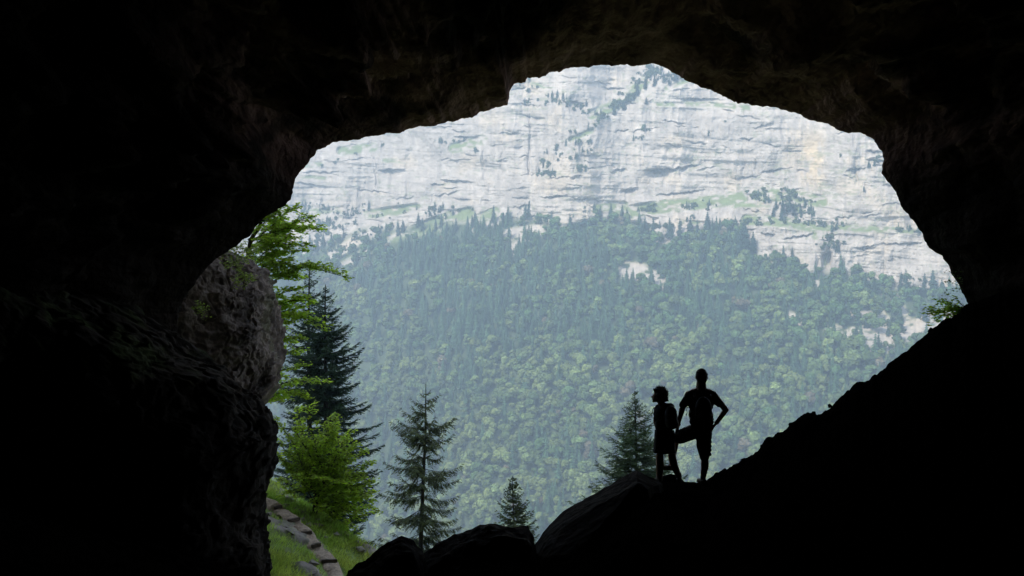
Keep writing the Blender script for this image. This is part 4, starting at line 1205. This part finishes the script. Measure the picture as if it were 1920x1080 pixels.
for k in range(200):                                                # loose curls
    r = random.Random(3000 + k); v = Vector((r.gauss(.5, .9), r.gauss(0, 1), r.gauss(.2, .8))).normalized()
    if v.x < -.35: continue
    p = hc_ + v * .11 - org_; t1 = v.cross(Vector((r.gauss(0, 1), r.gauss(0, 1), 1))).normalized() * .018; pts = []
    for q in range(5): pts.append(p + v * (.011 * q) + t1 * math.sin(q * 1.3))
    tube(V_, F_, pts, [.0022, .002, .002, .0016, .001], 3)
hcurl = link('loose_curls', np_mesh('loose_curls', np.array(V_), np.array(F_), M['hair']), hr)
hcurl['kind'] = 'stuff'
bm = bmesh.new()
capsule(bm, Wp(636, 432, .03), Wp(716, 422, -.02), .072, .072); capsule(bm, Wp(652, 405), Wp(700, 425), .058, .058); ell(bm, Wp(668, 470), .152, .12, .15); ell(bm, Wp(630, 505, .04), .075, .075, .06)
ell(bm, Wp(672, 560), .150, .115, .16); ell(bm, Wp(672, 630), .155, .125, .12)
capsule(bm, shL, Wp(613, 480, .07), .05, .045); capsule(bm, shR, Wp(742, 475, -.02), .052, .046)
fuse('shirt', bm, M['shirt'], wo, org_, .01, 3)
# skirt: a flared hem
nS = 72; Vs = []
levels = [(600, 0.158, .12), (650, .166, .130), (700, .168, .132), (740, .174, .136), (766, .180, .14), (764, .172, .132), (735, .165, .125)]
for (yy, a_, b_) in levels:
    for k in range(nS):
        th = 6.2832 * k / nS; fl = 1 + .035 * math.sin(th * 9) * max(0, (yy - 640) / 126)
        Vs.append(tuple(Wp(674, yy) + Vector((a_ * fl * math.cos(th), b_ * fl * math.sin(th), .008 * math.sin(th * 5))) - org_))
link('skirt', np_mesh('skirt', np.array(Vs), grid_faces(len(levels), nS, True), M['shorts'], smooth=True), wo)
for ank, d in ((Wp(635, 950, 0), Vector((-.25, 1, 0))), (Wp(785, 945, 0), Vector((.2, 1, 0)))):
    bm = bmesh.new(); foot(bm, ank, d, .038, .165); capsule(bm, ank + Vector((0, 0, .03)), ank + Vector((0, 0, -.03)), .042, .043)
    fuse('shoe', bm, M['shoe'], wo, org_, .009, 1)
tag(wo, 'shorter person with bushy curly hair and skirt, face turned left', 'person')
pk = empty('backpack', Wp(725, 560, -.15)); po = Vector(pk.location)
bm = bmesh.new(); ell(bm, Wp(712, 480, -.15), .105, .10, .17); ell(bm, Wp(718, 530, -.16), .11, .10, .11); ell(bm, Wp(745, 450, -.12), .03, .04, .035)
fuse('bag', bm, M['pack'], pk, po, .012, 4)
bm = bmesh.new(); ell(bm, Wp(715, 520, -.26), .07, .03, .07); fuse('front_pocket', bm, M['pack'], pk, po, .01, 2)
for xs, dd in ((640, .04), (706, -.04)):
    bm = bmesh.new(); pl = [Wp(xs + 20, 425, -.12), Wp(xs, 405, dd), Wp(xs - 14, 440, .12 + dd), Wp(xs - 10, 510, .13), Wp(xs + 15, 540, .0)]
    for a, b in zip(pl[:-1], pl[1:]): capsule(bm, a, b, .02, .02, 1, .4)
    fuse('shoulder_strap', bm, M['pack'], pk, po, .01, 1)
V_, F_ = [], []
tube(V_, F_, [Wp(600, 425, .05) - po, Wp(588, 445, .05) - po, Wp(584, 465, .05) - po, Wp(581, 488, .05) - po], [.006, .005, .005, .006], 6)
link('strap_end', np_mesh('strap_end', np.array(V_), np.array(F_), M['pack']), pk)
tag(pk, 'small dark backpack worn by the shorter curly-haired person', 'backpack')

# ------------------------------------------------------------------ haze
bm = bmesh.new(); bmesh.ops.create_cube(bm, size=1)
me = bpy.data.meshes.new('haze'); bm.to_mesh(me); bm.free()
hz = link('haze', me); hz.scale = (3600, 3200, 1300); hz.location = (0, 1300, -50)
m = bpy.data.materials.new('haze'); m.use_nodes = True; t = m.node_tree
t.nodes.remove(t.nodes['Principled BSDF'])
pv = t.nodes.new('ShaderNodeVolumePrincipled')
pv.inputs['Color'].default_value = (0.585, 0.79, 0.99, 1)
pv.inputs['Density'].default_value = 0.00067
pv.inputs['Anisotropy'].default_value = 0.0
t.links.new(pv.outputs[0], t.nodes['Material Output'].inputs['Volume'])
me.materials.append(m)
tag(hz, 'thin bluish summer haze filling the valley air', 'haze', kind='stuff')
zz = V[:, 2] if False else None
allz = [float(YY.max()), float((540 - ay[0]) / F * YY[0].max()), float(((540 - ay[-1]) / F * YY[-1]).min())]
print('mountain Ymax, ztop, zbottom', allz, 'x', float(((ax[0] - 960) / F * YY[:, 0]).min()))
